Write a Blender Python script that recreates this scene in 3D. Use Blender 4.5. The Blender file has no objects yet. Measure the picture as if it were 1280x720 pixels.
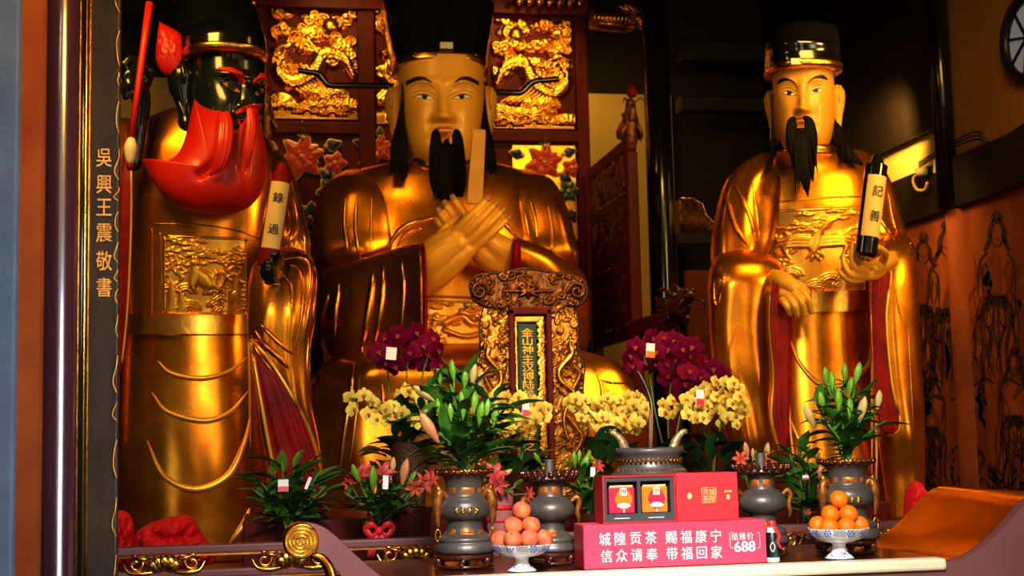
import bpy, bmesh, math, random
import numpy as np
from mathutils import Vector, Matrix
from mathutils.bvhtree import BVHTree
random.seed(7)
sc = bpy.context.scene
col = sc.collection
PI = math.pi
# ------------------------------------------------------------------ camera
FPX = 50.0 / 36.0 * 1280
B, PT, RL = math.radians(10), math.radians(6), math.radians(1.3)
CAM = Vector((0, 0, 1.5))
FW = Vector((math.sin(B) * math.cos(PT), math.cos(B) * math.cos(PT), math.sin(PT)))
R0 = Vector((math.cos(B), -math.sin(B), 0))
U0 = R0.cross(FW)
RT = R0 * math.cos(RL) - U0 * math.sin(RL)
UP = U0 * math.cos(RL) + R0 * math.sin(RL)
cd = bpy.data.cameras.new('camera'); cam = bpy.data.objects.new('camera', cd); col.objects.link(cam)
cd.lens = 50; cd.sensor_width = 36; cd.clip_end = 100
m3 = Matrix((RT, UP, -FW)).transposed()
cam.matrix_world = Matrix.Translation(CAM) @ m3.to_4x4()
cd.dof.use_dof = True; cd.dof.focus_distance = 6.2; cd.dof.aperture_fstop = 4.0
sc.camera = cam

def ray(px, py):
    return FW + RT * ((px - 640) / FPX) + UP * ((360 - py) / FPX)
def at(px, py, Y):
    r = ray(px, py)
    return CAM + r * (Y / r.y)
def mpp(px, Y):                       # metres per pixel at depth Y
    r = ray(px, 420)
    return (Y / r.y) / FPX
def spl(xs, ys, xq):
    xs = np.asarray(xs, float); ys = np.asarray(ys, float); xq = np.asarray(xq, float)
    if len(xs) < 3: return np.interp(xq, xs, ys)
    d = np.diff(ys) / np.diff(xs); m = np.empty_like(ys)
    m[0], m[-1] = d[0], d[-1]
    for i in range(1, len(ys) - 1):
        if d[i-1] * d[i] <= 0: m[i] = 0
        else:
            w1 = 2*(xs[i+1]-xs[i]) + (xs[i]-xs[i-1]); w2 = (xs[i+1]-xs[i]) + 2*(xs[i]-xs[i-1])
            m[i] = (w1 + w2) / (w1 / d[i-1] + w2 / d[i])
    k = np.clip(np.searchsorted(xs, xq) - 1, 0, len(xs) - 2)
    h = xs[k+1] - xs[k]; t = (xq - xs[k]) / h
    return ((1+2*t)*(1-t)**2*ys[k] + t*(1-t)**2*h*m[k] + t*t*(3-2*t)*ys[k+1] + t*t*(t-1)*h*m[k+1])
def curve(pts, n):                    # smooth resample of a list of tuples
    a = np.array([tuple(p) for p in pts], float); t = np.arange(len(a)); q = np.linspace(0, len(a) - 1, n)
    if len(a) < 3: return np.stack([np.interp(q, t, a[:, j]) for j in range(a.shape[1])], 1)
    out = []
    for j in range(a.shape[1]):
        ys = a[:, j]; m = np.gradient(ys); k = np.clip(np.floor(q).astype(int), 0, len(a) - 2); s = q - k
        out.append((1+2*s)*(1-s)**2*ys[k] + s*(1-s)**2*m[k] + s*s*(3-2*s)*ys[k+1] + s*s*(s-1)*m[k+1])
    return np.stack(out, 1)

# ------------------------------------------------------------------ objects
def tag(o, label=None, cat=None, group=None, kind=None):
    if label: o['label'] = label
    if cat: o['category'] = cat
    if group: o['group'] = group
    if kind: o['kind'] = kind
    return o
def thing(name, label, cat, loc, group=None):
    o = bpy.data.objects.new(name, None); col.objects.link(o)
    o.location = loc; o.empty_display_size = .1
    return tag(o, label, cat, group)
def origin_of(p):
    v = Vector((0, 0, 0))
    while p is not None:
        v += p.location; p = p.parent
    return v

class MB:
    def __init__(s): s.v = []; s.f = []; s.m = []
    def add(s, vs, fs, mi=0, M=None):
        o = len(s.v)
        s.v += [tuple(M @ Vector(v)) if M is not None else tuple(v) for v in vs]
        s.f += [tuple(i + o for i in f) for f in fs]; s.m += [mi] * len(fs) if isinstance(mi, int) else list(mi)
        return s
    def rings(s, R, cap0=True, cap1=True, closed=True, mi=0):
        n = len(R[0]); vs = [p for r in R for p in r]; fs = []
        for i in range(len(R) - 1):
            for j in range(n if closed else n - 1):
                k = (j + 1) % n
                fs.append((i*n+j, i*n+k, (i+1)*n+k, (i+1)*n+j))
        if closed and cap0:
            c = len(vs); vs.append(tuple(np.mean(np.array([tuple(p) for p in R[0]]), 0))); fs += [(c, (j+1) % n, j) for j in range(n)]
        if closed and cap1:
            c = len(vs); o = (len(R)-1)*n; vs.append(tuple(np.mean(np.array([tuple(p) for p in R[-1]]), 0))); fs += [(c, o+j, o+(j+1) % n) for j in range(n)]
        return s.add(vs, fs, mi)
    def box(s, c, d, rz=0, rx=0, ry=0, mi=0):
        M = Matrix.Translation(Vector(c)) @ Matrix.Rotation(rz, 4, 'Z') @ Matrix.Rotation(ry, 4, 'Y') @ Matrix.Rotation(rx, 4, 'X')
        h = [x / 2 for x in d]
        vs = [(x*h[0], y*h[1], z*h[2]) for x in (-1, 1) for y in (-1, 1) for z in (-1, 1)]
        return s.add(vs, [(0,1,3,2),(4,6,7,5),(0,4,5,1),(2,3,7,6),(0,2,6,4),(1,5,7,3)], mi, M)
    def box2(s, a, b, mi=0):
        return s.box([(a[i]+b[i])/2 for i in range(3)], [abs(a[i]-b[i]) for i in range(3)], mi=mi)
    def tube(s, pts, rad, n=8, res=None, flat=None, mi=0):
        pts = [Vector(p) for p in pts]
        if not hasattr(rad, '__len__'): rad = [rad] * len(pts)
        if res:
            c = curve([tuple(p) + (r,) for p, r in zip(pts, rad)], res); pts = [Vector(x[:3]) for x in c]; rad = [max(1e-4, x[3]) for x in c]
        R = []; ref = None
        for i, p in enumerate(pts):
            t = (pts[min(i+1, len(pts)-1)] - pts[max(i-1, 0)])
            t = t.normalized() if t.length > 1e-9 else Vector((0, 0, 1))
            if ref is None:
                ref = Vector((0, -1, 0)) if abs(t.y) < .9 else Vector((0, 0, 1))
            a = ref - t * ref.dot(t); a.normalize(); ref = a; b = t.cross(a)
            fl = flat if flat else 1
            R.append([p + a * (rad[i]*fl*math.cos(2*PI*k/n)) + b * (rad[i]*math.sin(2*PI*k/n)) for k in range(n)])
        return s.rings(R, mi=mi)
    def sphere(s, c, r, nu=16, nv=10, M=None, mi=0):
        r = (r, r, r) if not hasattr(r, '__len__') else r
        R = []
        for i in range(nv + 1):
            a = -PI/2 + PI * min(max(i / nv, .02), .98)
            R.append([Vector(c) + Vector((r[0]*math.cos(a)*math.cos(2*PI*k/nu), r[1]*math.cos(a)*math.sin(2*PI*k/nu), r[2]*math.sin(a))) for k in range(nu)])
        if M is not None: R = [[M @ p for p in q] for q in R]
        return s.rings(R, mi=mi)
    def lathe(s, c, prof, n=40, mi=0, lobes=0, amp=0):
        R = [[(c[0]+r*(1+amp*math.cos(lobes*2*PI*k/n))*math.cos(2*PI*k/n), c[1]+r*(1+amp*math.cos(lobes*2*PI*k/n))*math.sin(2*PI*k/n), z) for k in range(n)] for z, r in prof]
        return s.rings(R, mi=mi)
    def grid(s, fn, nu, nv, mi=0, mfn=None):
        vs = [fn(i/nu, j/nv) for j in range(nv+1) for i in range(nu+1)]
        fs = [(j*(nu+1)+i, j*(nu+1)+i+1, (j+1)*(nu+1)+i+1, (j+1)*(nu+1)+i) for j in range(nv) for i in range(nu)]
        ms = [mfn((i+.5)/nu, (j+.5)/nv) for j in range(nv) for i in range(nu)] if mfn else mi
        return s.add(vs, fs, ms)
    def prism(s, pts, off, mi=0):     # planar polygon + extrusion vector
        n = len(pts); off = Vector(off); vs = [tuple(p) for p in pts] + [tuple(Vector(p)+off) for p in pts]
        return s.add(vs, [tuple(range(n))[::-1], tuple(range(n, 2*n))] + [(i, (i+1) % n, (i+1) % n + n, i+n) for i in range(n)], mi)
    def bvh(s): return BVHTree.FromPolygons([Vector(v) for v in s.v], s.f)
    def build(s, name, mats, parent=None, smooth=True, bevel=0, sub=0, remesh=0, smit=0, auto=None):
        if not isinstance(mats, (list, tuple)): mats = [mats]
        V = np.array(s.v, float)
        if parent is None:
            o0 = Vector(((V[:,0].min()+V[:,0].max())/2, (V[:,1].min()+V[:,1].max())/2, V[:,2].min()))
        else: o0 = origin_of(parent)
        me = bpy.data.meshes.new(name); me.from_pydata([tuple(v) for v in (V - np.array(o0))], [], s.f)
        bm = bmesh.new(); bm.from_mesh(me); bmesh.ops.recalc_face_normals(bm, faces=bm.faces)
        bm.to_mesh(me); bm.free()
        for m in mats: me.materials.append(m)
        me.polygons.foreach_set('material_index', s.m)
        me.polygons.foreach_set('use_smooth', [smooth] * len(me.polygons))
        if smooth and auto: me.set_sharp_from_angle(angle=math.radians(auto))
        o = bpy.data.objects.new(name, me); col.objects.link(o)
        if parent is None: o.location = o0
        else: o.parent = parent
        if bevel:
            b = o.modifiers.new('bevel', 'BEVEL'); b.width = bevel; b.segments = 2; b.limit_method = 'ANGLE'
        if remesh:
            r = o.modifiers.new('remesh', 'REMESH'); r.mode = 'VOXEL'; r.voxel_size = remesh; r.use_smooth_shade = True
            if smit: q = o.modifiers.new('smooth', 'SMOOTH'); q.factor = .5; q.iterations = smit
        if sub:
            q = o.modifiers.new('sub', 'SUBSURF'); q.levels = sub; q.render_levels = sub
        return o

# rows: (py, pxL, pxR, Y, depth ratio): horizontal rings stacked down the picture
def loft_rows(rows, nr=48, na=56, n=2.3, pl=0, pk=9, ph=0.0, plf=None, mb=None):
    a = np.array(rows, float); q = np.linspace(a[0,0], a[-1,0], nr)
    c = [spl(a[:,0], a[:,j], q) for j in range(1, 5)]
    R = []
    for i in range(nr):
        L, Rr = at(c[0][i], q[i], c[2][i]), at(c[1][i], q[i], c[2][i])
        ce = (L + Rr) / 2; hw = abs(Rr.x - L.x) / 2; ry = hw * c[3][i]; ring = []
        f = pl * (plf(i/(nr-1)) if plf else 1)
        for k in range(na):
            t = 2*PI*k/na; cx, sy = math.cos(t), math.sin(t)
            g = 1 + f * math.sin(pk*t + ph + 1.5*math.sin(i*.09))
            ring.append(ce + Vector((hw*math.copysign(abs(cx)**(2/n), cx), ry*g*math.copysign(abs(sy)**(2/n), sy), 0)))
        R.append(ring)
    return (mb or MB()).rings(R)
# cols: (px, pyTop, pyBot, Y, depth half-thickness m): vertical rings strung along the picture
def loft_cols(cols, nr=40, na=40, n=2.2, mb=None):
    a = np.array(cols, float); c = curve(cols, nr); R = []
    for px, t, b, Y, dp in c:
        T, Bm = at(px, t, Y), at(px, b, Y); ce = (T + Bm) / 2; hz = (T - Bm).length / 2; ax = (T - Bm).normalized()
        ring = []
        for k in range(na):
            th = 2*PI*k/na; cx, sy = math.cos(th), math.sin(th)
            ring.append(ce + ax*(hz*math.copysign(abs(cx)**(2/n), cx)) + Vector((0, dp*math.copysign(abs(sy)**(2/n), sy), 0)))
        R.append(ring)
    return (mb or MB()).rings(R)
# a star-shaped pixel outline blown up to a pillow at depth Y
def inflate(outline, center, Y, depth, n=96, ns=14, fn=None, mb=None, back=.6):
    o = curve(list(outline) + [outline[0]], n + 1)[:-1]; R = []
    lev = [math.cos(PI/2*i/ns) for i in range(ns)]
    def ringat(s, sg):
        out = []
        for px, py in o:
            x, y = center[0] + s*(px-center[0]), center[1] + s*(py-center[1])
            d = depth * math.sqrt(max(0, 1-s*s)) * sg
            if fn and sg > 0: d += fn(x, y, s)
            out.append(at(x, y, Y) - Vector((0, d, 0)))
        return out
    for i in range(ns-1, -1, -1): R.append(ringat(lev[i] if lev[i] > .03 else .03, 1))
    for i in range(1, ns): R.append(ringat(max(.03, lev[i]), -back))
    return (mb or MB()).rings(R)
def lathe_px(cx, Y, prof, n=40, mb=None, **k):
    c = at(cx, prof[0][0], Y); s = mpp(cx, Y)
    return (mb or MB()).lathe(c, [(at(cx, py, Y).z, hw*s) for py, hw in prof], n, **k)
def hit(bv, px, py, off=0.0):
    r = ray(px, py); best = None; rn = r.normalized()
    for b in (bv if isinstance(bv, (list, tuple)) else [bv]):
        h = b.ray_cast(CAM, rn)
        if h[0] is not None and (best is None or h[3] < best[1]): best = (h[0], h[3])
    if best is None: return None
    return best[0] - rn * off
def ridge_parts(name, m, root, bv, lst, **k):
    for p, r in lst:
        mb = ridge(MB(), bv, p, r, **k)
        if mb.v: mb.build(name, m, root)
def ridge(mb, bv, pts, r, n=24, off=0.0, taper=True, flat=None):
    c = curve(pts, n); P = []; Rr = []
    for i, (px, py) in enumerate(c):
        h = hit(bv, px, py, off)
        if h is None: continue
        t = i/(n-1); P.append(h); Rr.append(r * (max(.15, math.sin(PI*t)**.6) if taper else 1))
    if len(P) > 2: mb.tube(P, Rr, 6, flat=flat)
    return mb
def sstep(a, b, x):
    t = np.clip((x-a)/(b-a), 0, 1); return t*t*(3-2*t)
# height-map drawing on a unit grid (nx wide, asp = height/width)
class HM:
    def __init__(s, nx, ny, asp):
        s.nx, s.ny = nx, ny; s.X, s.Y = np.meshgrid(np.linspace(0, 1, nx+1), np.linspace(0, asp, ny+1)); s.H = np.zeros_like(s.X)
    def stroke(s, pts, w, h, res=0, round=True):
        if res: pts = curve(pts, res)
        D = np.full_like(s.X, 9.); w_ = w
        for (a, b) in zip(pts[:-1], pts[1:]):
            ax, ay, bx, by = a[0], a[1], b[0], b[1]; l = (bx-ax)**2+(by-ay)**2 + 1e-12
            t = np.clip(((s.X-ax)*(bx-ax)+(s.Y-ay)*(by-ay))/l, 0, 1)
            ww = w if len(a) < 3 else w*(a[2]+(b[2]-a[2])*t)
            D = np.minimum(D, np.hypot(s.X-ax-t*(bx-ax), s.Y-ay-t*(by-ay))/np.maximum(ww, 1e-4))
        s.H = np.maximum(s.H, h*np.sqrt(np.clip(1-D*D, 0, 1))); return s
    def ell(s, x, y, a, b, h, ang=0, pw=.5):
        c, sn = math.cos(ang), math.sin(ang); u = ((s.X-x)*c+(s.Y-y)*sn)/a; v = (-(s.X-x)*sn+(s.Y-y)*c)/b
        s.H = np.maximum(s.H, h*np.clip(1-u*u-v*v, 0, 1)**pw); return s
    def spiral(s, x, y, r, turns, w, h, ph=0, sg=1):
        p = [(x+r*(1-.85*t)*math.cos(ph+sg*2*PI*turns*t), y+r*(1-.85*t)*math.sin(ph+sg*2*PI*turns*t)) for t in np.linspace(0, 1, 22)]
        return s.stroke(p, w, h)
# ------------------------------------------------------------------ materials
MATS = {}
def mat(name, c, c2=None, metal=0, rough=.5, scale=8, bump=0, bscale=60, coat=0, rv=0, emit=0, trans=0, spec=None, stretch=None, sss=0):
    if name in MATS: return MATS[name]
    m = bpy.data.materials.new(name); m.use_nodes = True; nt = m.node_tree; N = nt.nodes; L = nt.links
    p = N['Principled BSDF']; MATS[name] = m
    tc = N.new('ShaderNodeTexCoord'); src = tc.outputs['Object']
    if stretch:
        mp = N.new('ShaderNodeMapping'); mp.inputs['Scale'].default_value = stretch; L.new(src, mp.inputs['Vector']); src = mp.outputs['Vector']
    ns = N.new('ShaderNodeTexNoise'); ns.inputs['Scale'].default_value = scale; ns.inputs['Detail'].default_value = 5; ns.inputs['Roughness'].default_value = .6
    L.new(src, ns.inputs['Vector'])
    c2 = c2 or tuple(x*.75 for x in c)
    cr = N.new('ShaderNodeValToRGB'); cr.color_ramp.elements[0].position = .32; cr.color_ramp.elements[1].position = .68
    cr.color_ramp.elements[0].color = (*c2, 1); cr.color_ramp.elements[1].color = (*c, 1)
    L.new(ns.outputs['Fac'], cr.inputs['Fac']); L.new(cr.outputs['Color'], p.inputs['Base Color'])
    p.inputs['Metallic'].default_value = metal; p.inputs['Roughness'].default_value = rough
    if spec is not None: p.inputs['Specular IOR Level'].default_value = spec
    if rv:
        mr = N.new('ShaderNodeMapRange'); mr.inputs['From Min'].default_value = .3; mr.inputs['From Max'].default_value = .7
        mr.inputs['To Min'].default_value = rough-rv; mr.inputs['To Max'].default_value = rough+rv
        n2 = N.new('ShaderNodeTexNoise'); n2.inputs['Scale'].default_value = scale*.6; n2.inputs['Detail'].default_value = 4; L.new(src, n2.inputs['Vector'])
        L.new(n2.outputs['Fac'], mr.inputs['Value']); L.new(mr.outputs['Result'], p.inputs['Roughness'])
    if bump:
        n3 = N.new('ShaderNodeTexNoise'); n3.inputs['Scale'].default_value = bscale; n3.inputs['Detail'].default_value = 3; L.new(src, n3.inputs['Vector'])
        bp = N.new('ShaderNodeBump'); bp.inputs['Strength'].default_value = bump; bp.inputs['Distance'].default_value = .02
        L.new(n3.outputs['Fac'], bp.inputs['Height']); L.new(bp.outputs['Normal'], p.inputs['Normal'])
    if coat: p.inputs['Coat Weight'].default_value = coat; p.inputs['Coat Roughness'].default_value = .08
    if trans: p.inputs['Transmission Weight'].default_value = trans
    if sss: p.inputs['Subsurface Weight'].default_value = sss; p.inputs['Subsurface Radius'].default_value = (.02, .01, .005)
    if emit: p.inputs['Emission Color'].default_value = (*c, 1); p.inputs['Emission Strength'].default_value = emit
    return m
GOLD = mat('gilded_lacquer', (.84,.335,.020), (.55,.150,.005), .90, .25, 3.5, .03, 7, rv=.06)
GOLDB = mat('bright_gilding', (.95,.53,.085), (.78,.34,.03), 1, .27, 12, .05, 30)
GPAINT = mat('gold_paint', (.72,.36,.06), (.50,.22,.03), .25, .45, 20)
FOLDG = mat('fold_edge_gilding', (.95,.55,.07), (.85,.42,.04), .55, .32, 9)
GOLDD = mat('aged_gilding', (.62,.28,.035), (.25,.09,.012), 1, .38, 18, .25, 90)
BADGE = mat('embossed_gilding', (.93,.52,.06), (.72,.32,.02), .75, .30, 9)
REDL = mat('sleeve_red_lacquer', (.30,.004,.005), (.15,.002,.003), 0, .5, 6, spec=.2)
BEARDR = mat('vermilion_lacquer', (.68,.020,.004), (.52,.010,.003), 0, .42, 5, coat=.12)
BLACK = mat('black_lacquer', (.008,.008,.009), (.004,.004,.004), 0, .16, 5, coat=.8)
BLKSKIN = mat('black_green_lacquer', (.012,.018,.014), (.006,.01,.008), 0, .22, 7, coat=.6)
HAIR = mat('black_hair', (.007,.005,.004), (.003,.002,.002), 0, .7, 60, spec=.12)
SKIN = mat('painted_skin', (.76,.41,.055), (.70,.34,.04), 0, .42, 3, coat=.12)
SKINW = mat('hand_skin', (.80,.43,.045), (.72,.34,.03), .1, .42, 4, coat=.1)
NAIL = mat('brown_nail', (.42,.20,.08), (.35,.16,.06), 0, .3, 10)
WHITE = mat('white_paint', (.80,.76,.66), (.74,.70,.60), 0, .4, 10)
INK = mat('dark_ink', (.012,.010,.010), (.02,.015,.012), 0, .5, 20)
LIPS = mat('lip_paint', (.50,.10,.04), (.42,.08,.03), 0, .4, 10)
CREAM = mat('cream_paper', (.85,.62,.27), (.78,.55,.22), 0, .6, 6)
DREDW = mat('dark_red_wood', (.13,.007,.004), (.07,.004,.002), 0, .5, 5, .05, 20, spec=.2, stretch=(1,1,.2))
DARKW = mat('dark_wood', (.012,.005,.003), (.006,.003,.002), 0, .5, 6, .15, 30, stretch=(1,1,.2))
COLB = mat('black_column_lacquer', (.012,.007,.006), (.006,.004,.004), 0, .18, 3, coat=.6)
COLR = mat('maroon_column_lacquer', (.050,.014,.020), (.030,.009,.013), 0, .22, 4, .06, 12, coat=.5, stretch=(1,1,.15))
MAUVE = mat('mauve_lacquer', (.20,.075,.080), (.17,.06,.066), 0, .5, 3)
PEWTER = mat('pewter', (.165,.150,.140), (.105,.095,.088), .5, .42, 8, .06, 50)
ROSEW = mat('rosewood', (.09,.018,.010), (.045,.009,.006), 0, .28, 8, coat=.4, stretch=(.3,1,1))
IVORY = mat('ivory_stone', (.80,.71,.52), (.72,.62,.44), 0, .45, 9)
PORC = mat('porcelain', (.82,.84,.88), (.76,.79,.85), 0, .15, 4, coat=.5)
COBALT = mat('cobalt_glaze', (.05,.09,.42), (.12,.18,.55), 0, .2, 40, coat=.5)
ORANGE = mat('orange_peel', (.84,.215,.004), (.76,.16,.003), 0, .38, 6, .25, 220)
PEACH = mat('peach_skin', (.74,.27,.08), (.52,.06,.05), 0, .6, 14)
PINKB = mat('pink_card', (.76,.055,.125), (.74,.050,.115), 0, .5, 6)
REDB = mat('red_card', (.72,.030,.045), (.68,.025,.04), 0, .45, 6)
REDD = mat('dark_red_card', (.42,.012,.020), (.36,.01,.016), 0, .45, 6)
GREYB = mat('grey_tray', (.045,.055,.065), (.035,.042,.05), 0, .6, 8)
TINO = mat('orange_tin', (.80,.20,.012), (.76,.18,.01), 0, .35, 8)
TINP = mat('magenta_tin', (.66,.02,.07), (.62,.018,.06), 0, .35, 8)
PRINTW = mat('white_print', (.82,.78,.74), (.80,.75,.70), 0, .5, 8)
PRINTG = mat('gold_print', (.85,.55,.22), (.80,.50,.20), .2, .4, 8)
CLOTH = mat('red_cloth', (.85,.012,.022), (.66,.008,.014), 0, .6, 6, .2, 40)
LEAF = mat('lily_leaf', (.075,.215,.022), (.025,.095,.012), 0, .38, 14)
LEAFD = mat('orchid_leaf', (.018,.070,.012), (.010,.040,.008), 0, .35, 10)
STEM = mat('stem_green', (.10,.20,.03), (.07,.15,.02), 0, .5, 20)
BUDG = mat('green_bud', (.22,.42,.025), (.12,.28,.02), 0, .45, 10)
BUDP = mat('pinkish_bud', (.62,.36,.16), (.45,.42,.10), 0, .45, 8)
YEL = mat('yellow_petal', (.90,.74,.17), (.80,.57,.035), 0, .55, 9, sss=.1)
YELC = mat('orchid_lip', (.36,.07,.03), (.55,.2,.03), 0, .5, 30)
PUR = mat('purple_petal', (.19,.001,.042), (.11,.001,.022), 0, .6, 20, spec=.08)
PURC = mat('purple_lip', (.30,.01,.03), (.2,.05,.01), 0, .5, 30)
PINKL = mat('pink_lily_petal', (.60,.03,.07), (.55,.10,.07), 0, .5, 12)
ORNL = mat('salmon_lily_petal', (.66,.16,.04), (.58,.05,.05), 0, .5, 12)
CARDW = mat('white_card', (.82,.80,.80), (.76,.74,.75), 0, .5, 9)
JADE = mat('jade_tile', (.62,.62,.45), (.5,.5,.36), 0, .3, 9)
GREENP = mat('green_lacquer', (.012,.055,.016), (.008,.04,.012), 0, .35, 9)
BRONZE = mat('carved_gilt_wood', (.36,.15,.028), (.10,.028,.010), .75, .38, 22, .2, 80)
CARVD = mat('carved_dark_wood', (.075,.018,.010), (.03,.008,.005), .2, .4, 25, .3, 60)
PLASTER = mat('ochre_plaster', (.42,.21,.045), (.36,.17,.035), 0, .8, 2)
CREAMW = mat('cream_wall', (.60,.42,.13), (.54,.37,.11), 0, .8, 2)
DIM = mat('dark_brown_wall', (.016,.006,.004), (.008,.003,.002), 0, .8, 2)  # plain near-black brown for the walls and ceiling
FLOORM = mat('stone_floor', (.06,.04,.03), (.04,.027,.02), 0, .5, 5)
STONE = mat('blue_grey_stone', (.085,.105,.135), (.060,.078,.105), 0, .75, 6, .2, 30)
MURAL = mat('mural_ground', (.46,.115,.016), (.17,.030,.006), 0, .75, 1.6, stretch=(1,1,.45))
MINK = mat('mural_ink', (.045,.013,.006), (.085,.024,.008), 0, .75, 5)
MWASH = mat('mural_wash', (.16,.038,.008), (.26,.062,.011), 0, .8, 4)
GLASS = mat('clear_glass', (.9,.95,.93), (.88,.93,.9), 0, .03, 4, trans=1)
BLUEP = mat('blue_petal_paint', (.035,.05,.20), (.02,.03,.12), 0, .4, 12)
CORAL = mat('coral_petal_paint', (.62,.075,.035), (.5,.05,.03), 0, .4, 12)
GREENL = mat('green_leaf_paint', (.06,.14,.05), (.04,.09,.04), 0, .4, 12)
BLKPL = mat('black_plastic', (.012,.013,.014), (.008,.008,.009), 0, .35, 9)
TEAL = mat('teal_label', (.008,.10,.11), (.006,.06,.07), 0, .3, 9)
SHINE = mat('polished_gilt_board', (.56,.24,.030), (.34,.12,.012), 1, .24, 3, .05, 7)
# ------------------------------------------------------------------ text
def glyphs(s, bold=0.0):
    c = bpy.data.curves.new('txt', 'FONT'); c.body = s; c.size = 1; c.offset = bold; c.extrude = 0.0; c.resolution_u = 3
    c.align_x = 'CENTER'; c.align_y = 'CENTER'; c.fill_mode = 'FRONT'
    o = bpy.data.objects.new('txt', c); col.objects.link(o)
    dg = bpy.context.evaluated_depsgraph_get(); dg.update(); me = bpy.data.meshes.new_from_object(o.evaluated_get(dg))
    v = [tuple(x.co) for x in me.vertices]; f = [tuple(p.vertices) for p in me.polygons]
    bpy.data.objects.remove(o); bpy.data.curves.remove(c); bpy.data.meshes.remove(me)
    if v:                                    # centre on the ink
        a = np.array(v); cx, cy = (a[:,0].min()+a[:,0].max())/2, (a[:,1].min()+a[:,1].max())/2
        v = [(x-cx, y-cy, z) for x, y, z in v]
    return v, f
def put_text(mb, s, c, size, xd=Vector((1,0,0)), yd=Vector((0,0,1)), bold=0.0, sx=1, mi=0):
    v, f = glyphs(s, 0); c = Vector(c); n = xd.cross(yd)
    for k, (a, b) in enumerate(((0,0),) if not bold else ((-1,-.5),(1,-.5),(-1,.5),(1,.5),(0,0))):
        mb.add([c + xd*((x+a*bold)*size*sx) + yd*((y+b*bold)*size) + n*(k*.00008) for x, y, z in v], f, mi)
# ------------------------------------------------------------------ room shell
def atX(px, py, X):
    r = ray(px, py); return CAM + r * (X / r.x)
XR = 5.6
def slab(name, a, b, m, bevel=0):
    return tag(MB().box2(a, b).build(name, m, smooth=False, bevel=bevel), kind='structure')
slab('floor', (-6, -6, -.1), (7, 16, 0), FLOORM)
slab('ceiling', (-6, 5, 6.4), (7, 16, 6.5), DIM)
slab('wall_right', (XR+.1, 7.0, 0), (XR+.3, 16, 6.4), DIM)
slab('wall_left', (-3.2, 5.4, 0), (-3.0, 16, 6.4), DIM)
zc = at(790, 118, 14.9).z
slab('wall_back', (-3, 15.0, 0), (XR+.1, 15.2, 6.4), DIM)
xa, xb = at(735, 300, 14.9).x, at(845, 300, 14.9).x
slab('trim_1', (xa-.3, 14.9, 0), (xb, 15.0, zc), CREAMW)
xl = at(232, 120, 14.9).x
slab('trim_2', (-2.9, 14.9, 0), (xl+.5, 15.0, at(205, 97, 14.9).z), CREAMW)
# right wall: mural, beam, plaster
zm, zb = atX(1280, 232, XR).z, atX(1280, 163, XR).z
slab('trim_3', (XR-.06, 7.0, zm), (XR+.1, 14.9, zb), DARKW)           # dark timber band
yc = atX(1192, 200, XR).y
slab('trim_4', (XR+.02, 7.0, zb), (XR+.1, yc, 6.0), PLASTER)
p0, p1 = atX(1183, 205, XR), atX(1176, 158, XR)
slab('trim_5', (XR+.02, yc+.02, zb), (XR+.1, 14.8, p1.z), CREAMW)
slab('trim_6', (XR-.05, yc+.12, p1.z), (XR+.1, 14.8, 6.3), DARKW)
t = thing('mural', 'orange wall mural of robed figures in dark ink lines on the right wall', 'mural', (XR, 9, .3))
MB().box2((XR, 7.0, .3), (XR+.1, 14.9, zm)).build('painted_plaster', MURAL, t, smooth=False)
def mink(mb, pts, w, X=XR-.004, n=16):
    c = curve([p + ((1,) if len(p) < 3 else ()) for p in pts], n); L = []; Rr = []
    for i in range(n):
        j = min(i, n-2); dx, dy = c[j+1][0]-c[j][0], c[j+1][1]-c[j][1]; l = math.hypot(dx, dy)+1e-6
        ww = 1.6*w*c[i][2]*(.35+.65*math.sin(PI*min(1, (i+.6)/n)))/2
        L.append(atX(c[i][0]-dy/l*ww, c[i][1]+dx/l*ww, X)); Rr.append(atX(c[i][0]+dy/l*ww, c[i][1]-dx/l*ww, X))
    mb.add(L+Rr, [(i, i+1, n+i+1, n+i) for i in range(n-1)])
def figure(x, y, h, seed):
    rnd = random.Random(seed); mb = MB(); w = h*.20; rd = lambda a: rnd.uniform(-a, a)
    J = lambda a, b, t=1: (x+a*w+rd(.6), y+b*h+rd(.6), t)
    for s in (-1, 1):
        mink(mb, [J(s*.06, -.08), J(s*.24, .0), J(s*.25, .06), J(s*.45, .13, .5)], h*.020)         # hair falling to the shoulder
        mink(mb, [J(s*.16, .03), J(s*.30, .09), J(s*.42, .16, .4)], h*.014); mink(mb, [J(0, -.05), J(s*.10, -.09), J(s*.04, -.13, .4)], h*.022)
        mink(mb, [J(s*.19, .01), J(s*.20, .06), J(s*.03, .115)], h*.006)
        mink(mb, [J(s*.30, .15), J(s*.52, .19), J(s*.60, .30), J(s*.62, .44, .5)], h*.012)
        mink(mb, [J(s*.45, .24), J(s*.50, .33), J(s*.44, .42, .5)], h*.008)
        for k in range(6):
            a = s*(.05+.10*k)
            mink(mb, [J(a, .43), J(a*1.25+rd(.1), .6), J(a*1.1+rd(.15), .78), J(a*1.6, .99, .4)], h*rnd.uniform(.004,.011))
        mink(mb, [J(s*.05, .44), J(s*.38, .47), J(s*.5, .56), J(s*.3, .64), J(s*.1, .60)], h*.012)
        mink(mb, [J(s*.1, 1.0), J(s*.4, .975), J(s*.8, 1.02)], h*.012)
    for k in range(7): mink(mb, [J(-.35+.1*k, .42+rd(.01)), J(-.2+.08*k, .46+rd(.02)), J(-.3+.1*k, .51+rd(.02))], h*.022)
    mink(mb, [J(-.10, .05), J(-.04, .048)], h*.004); mink(mb, [J(.04, .048), J(.11, .05)], h*.004); mink(mb, [J(-.03, .095), J(.03, .095)], h*.004); mink(mb, [J(.0, .05), J(.02, .08)], h*.003)
    return mb
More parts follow.
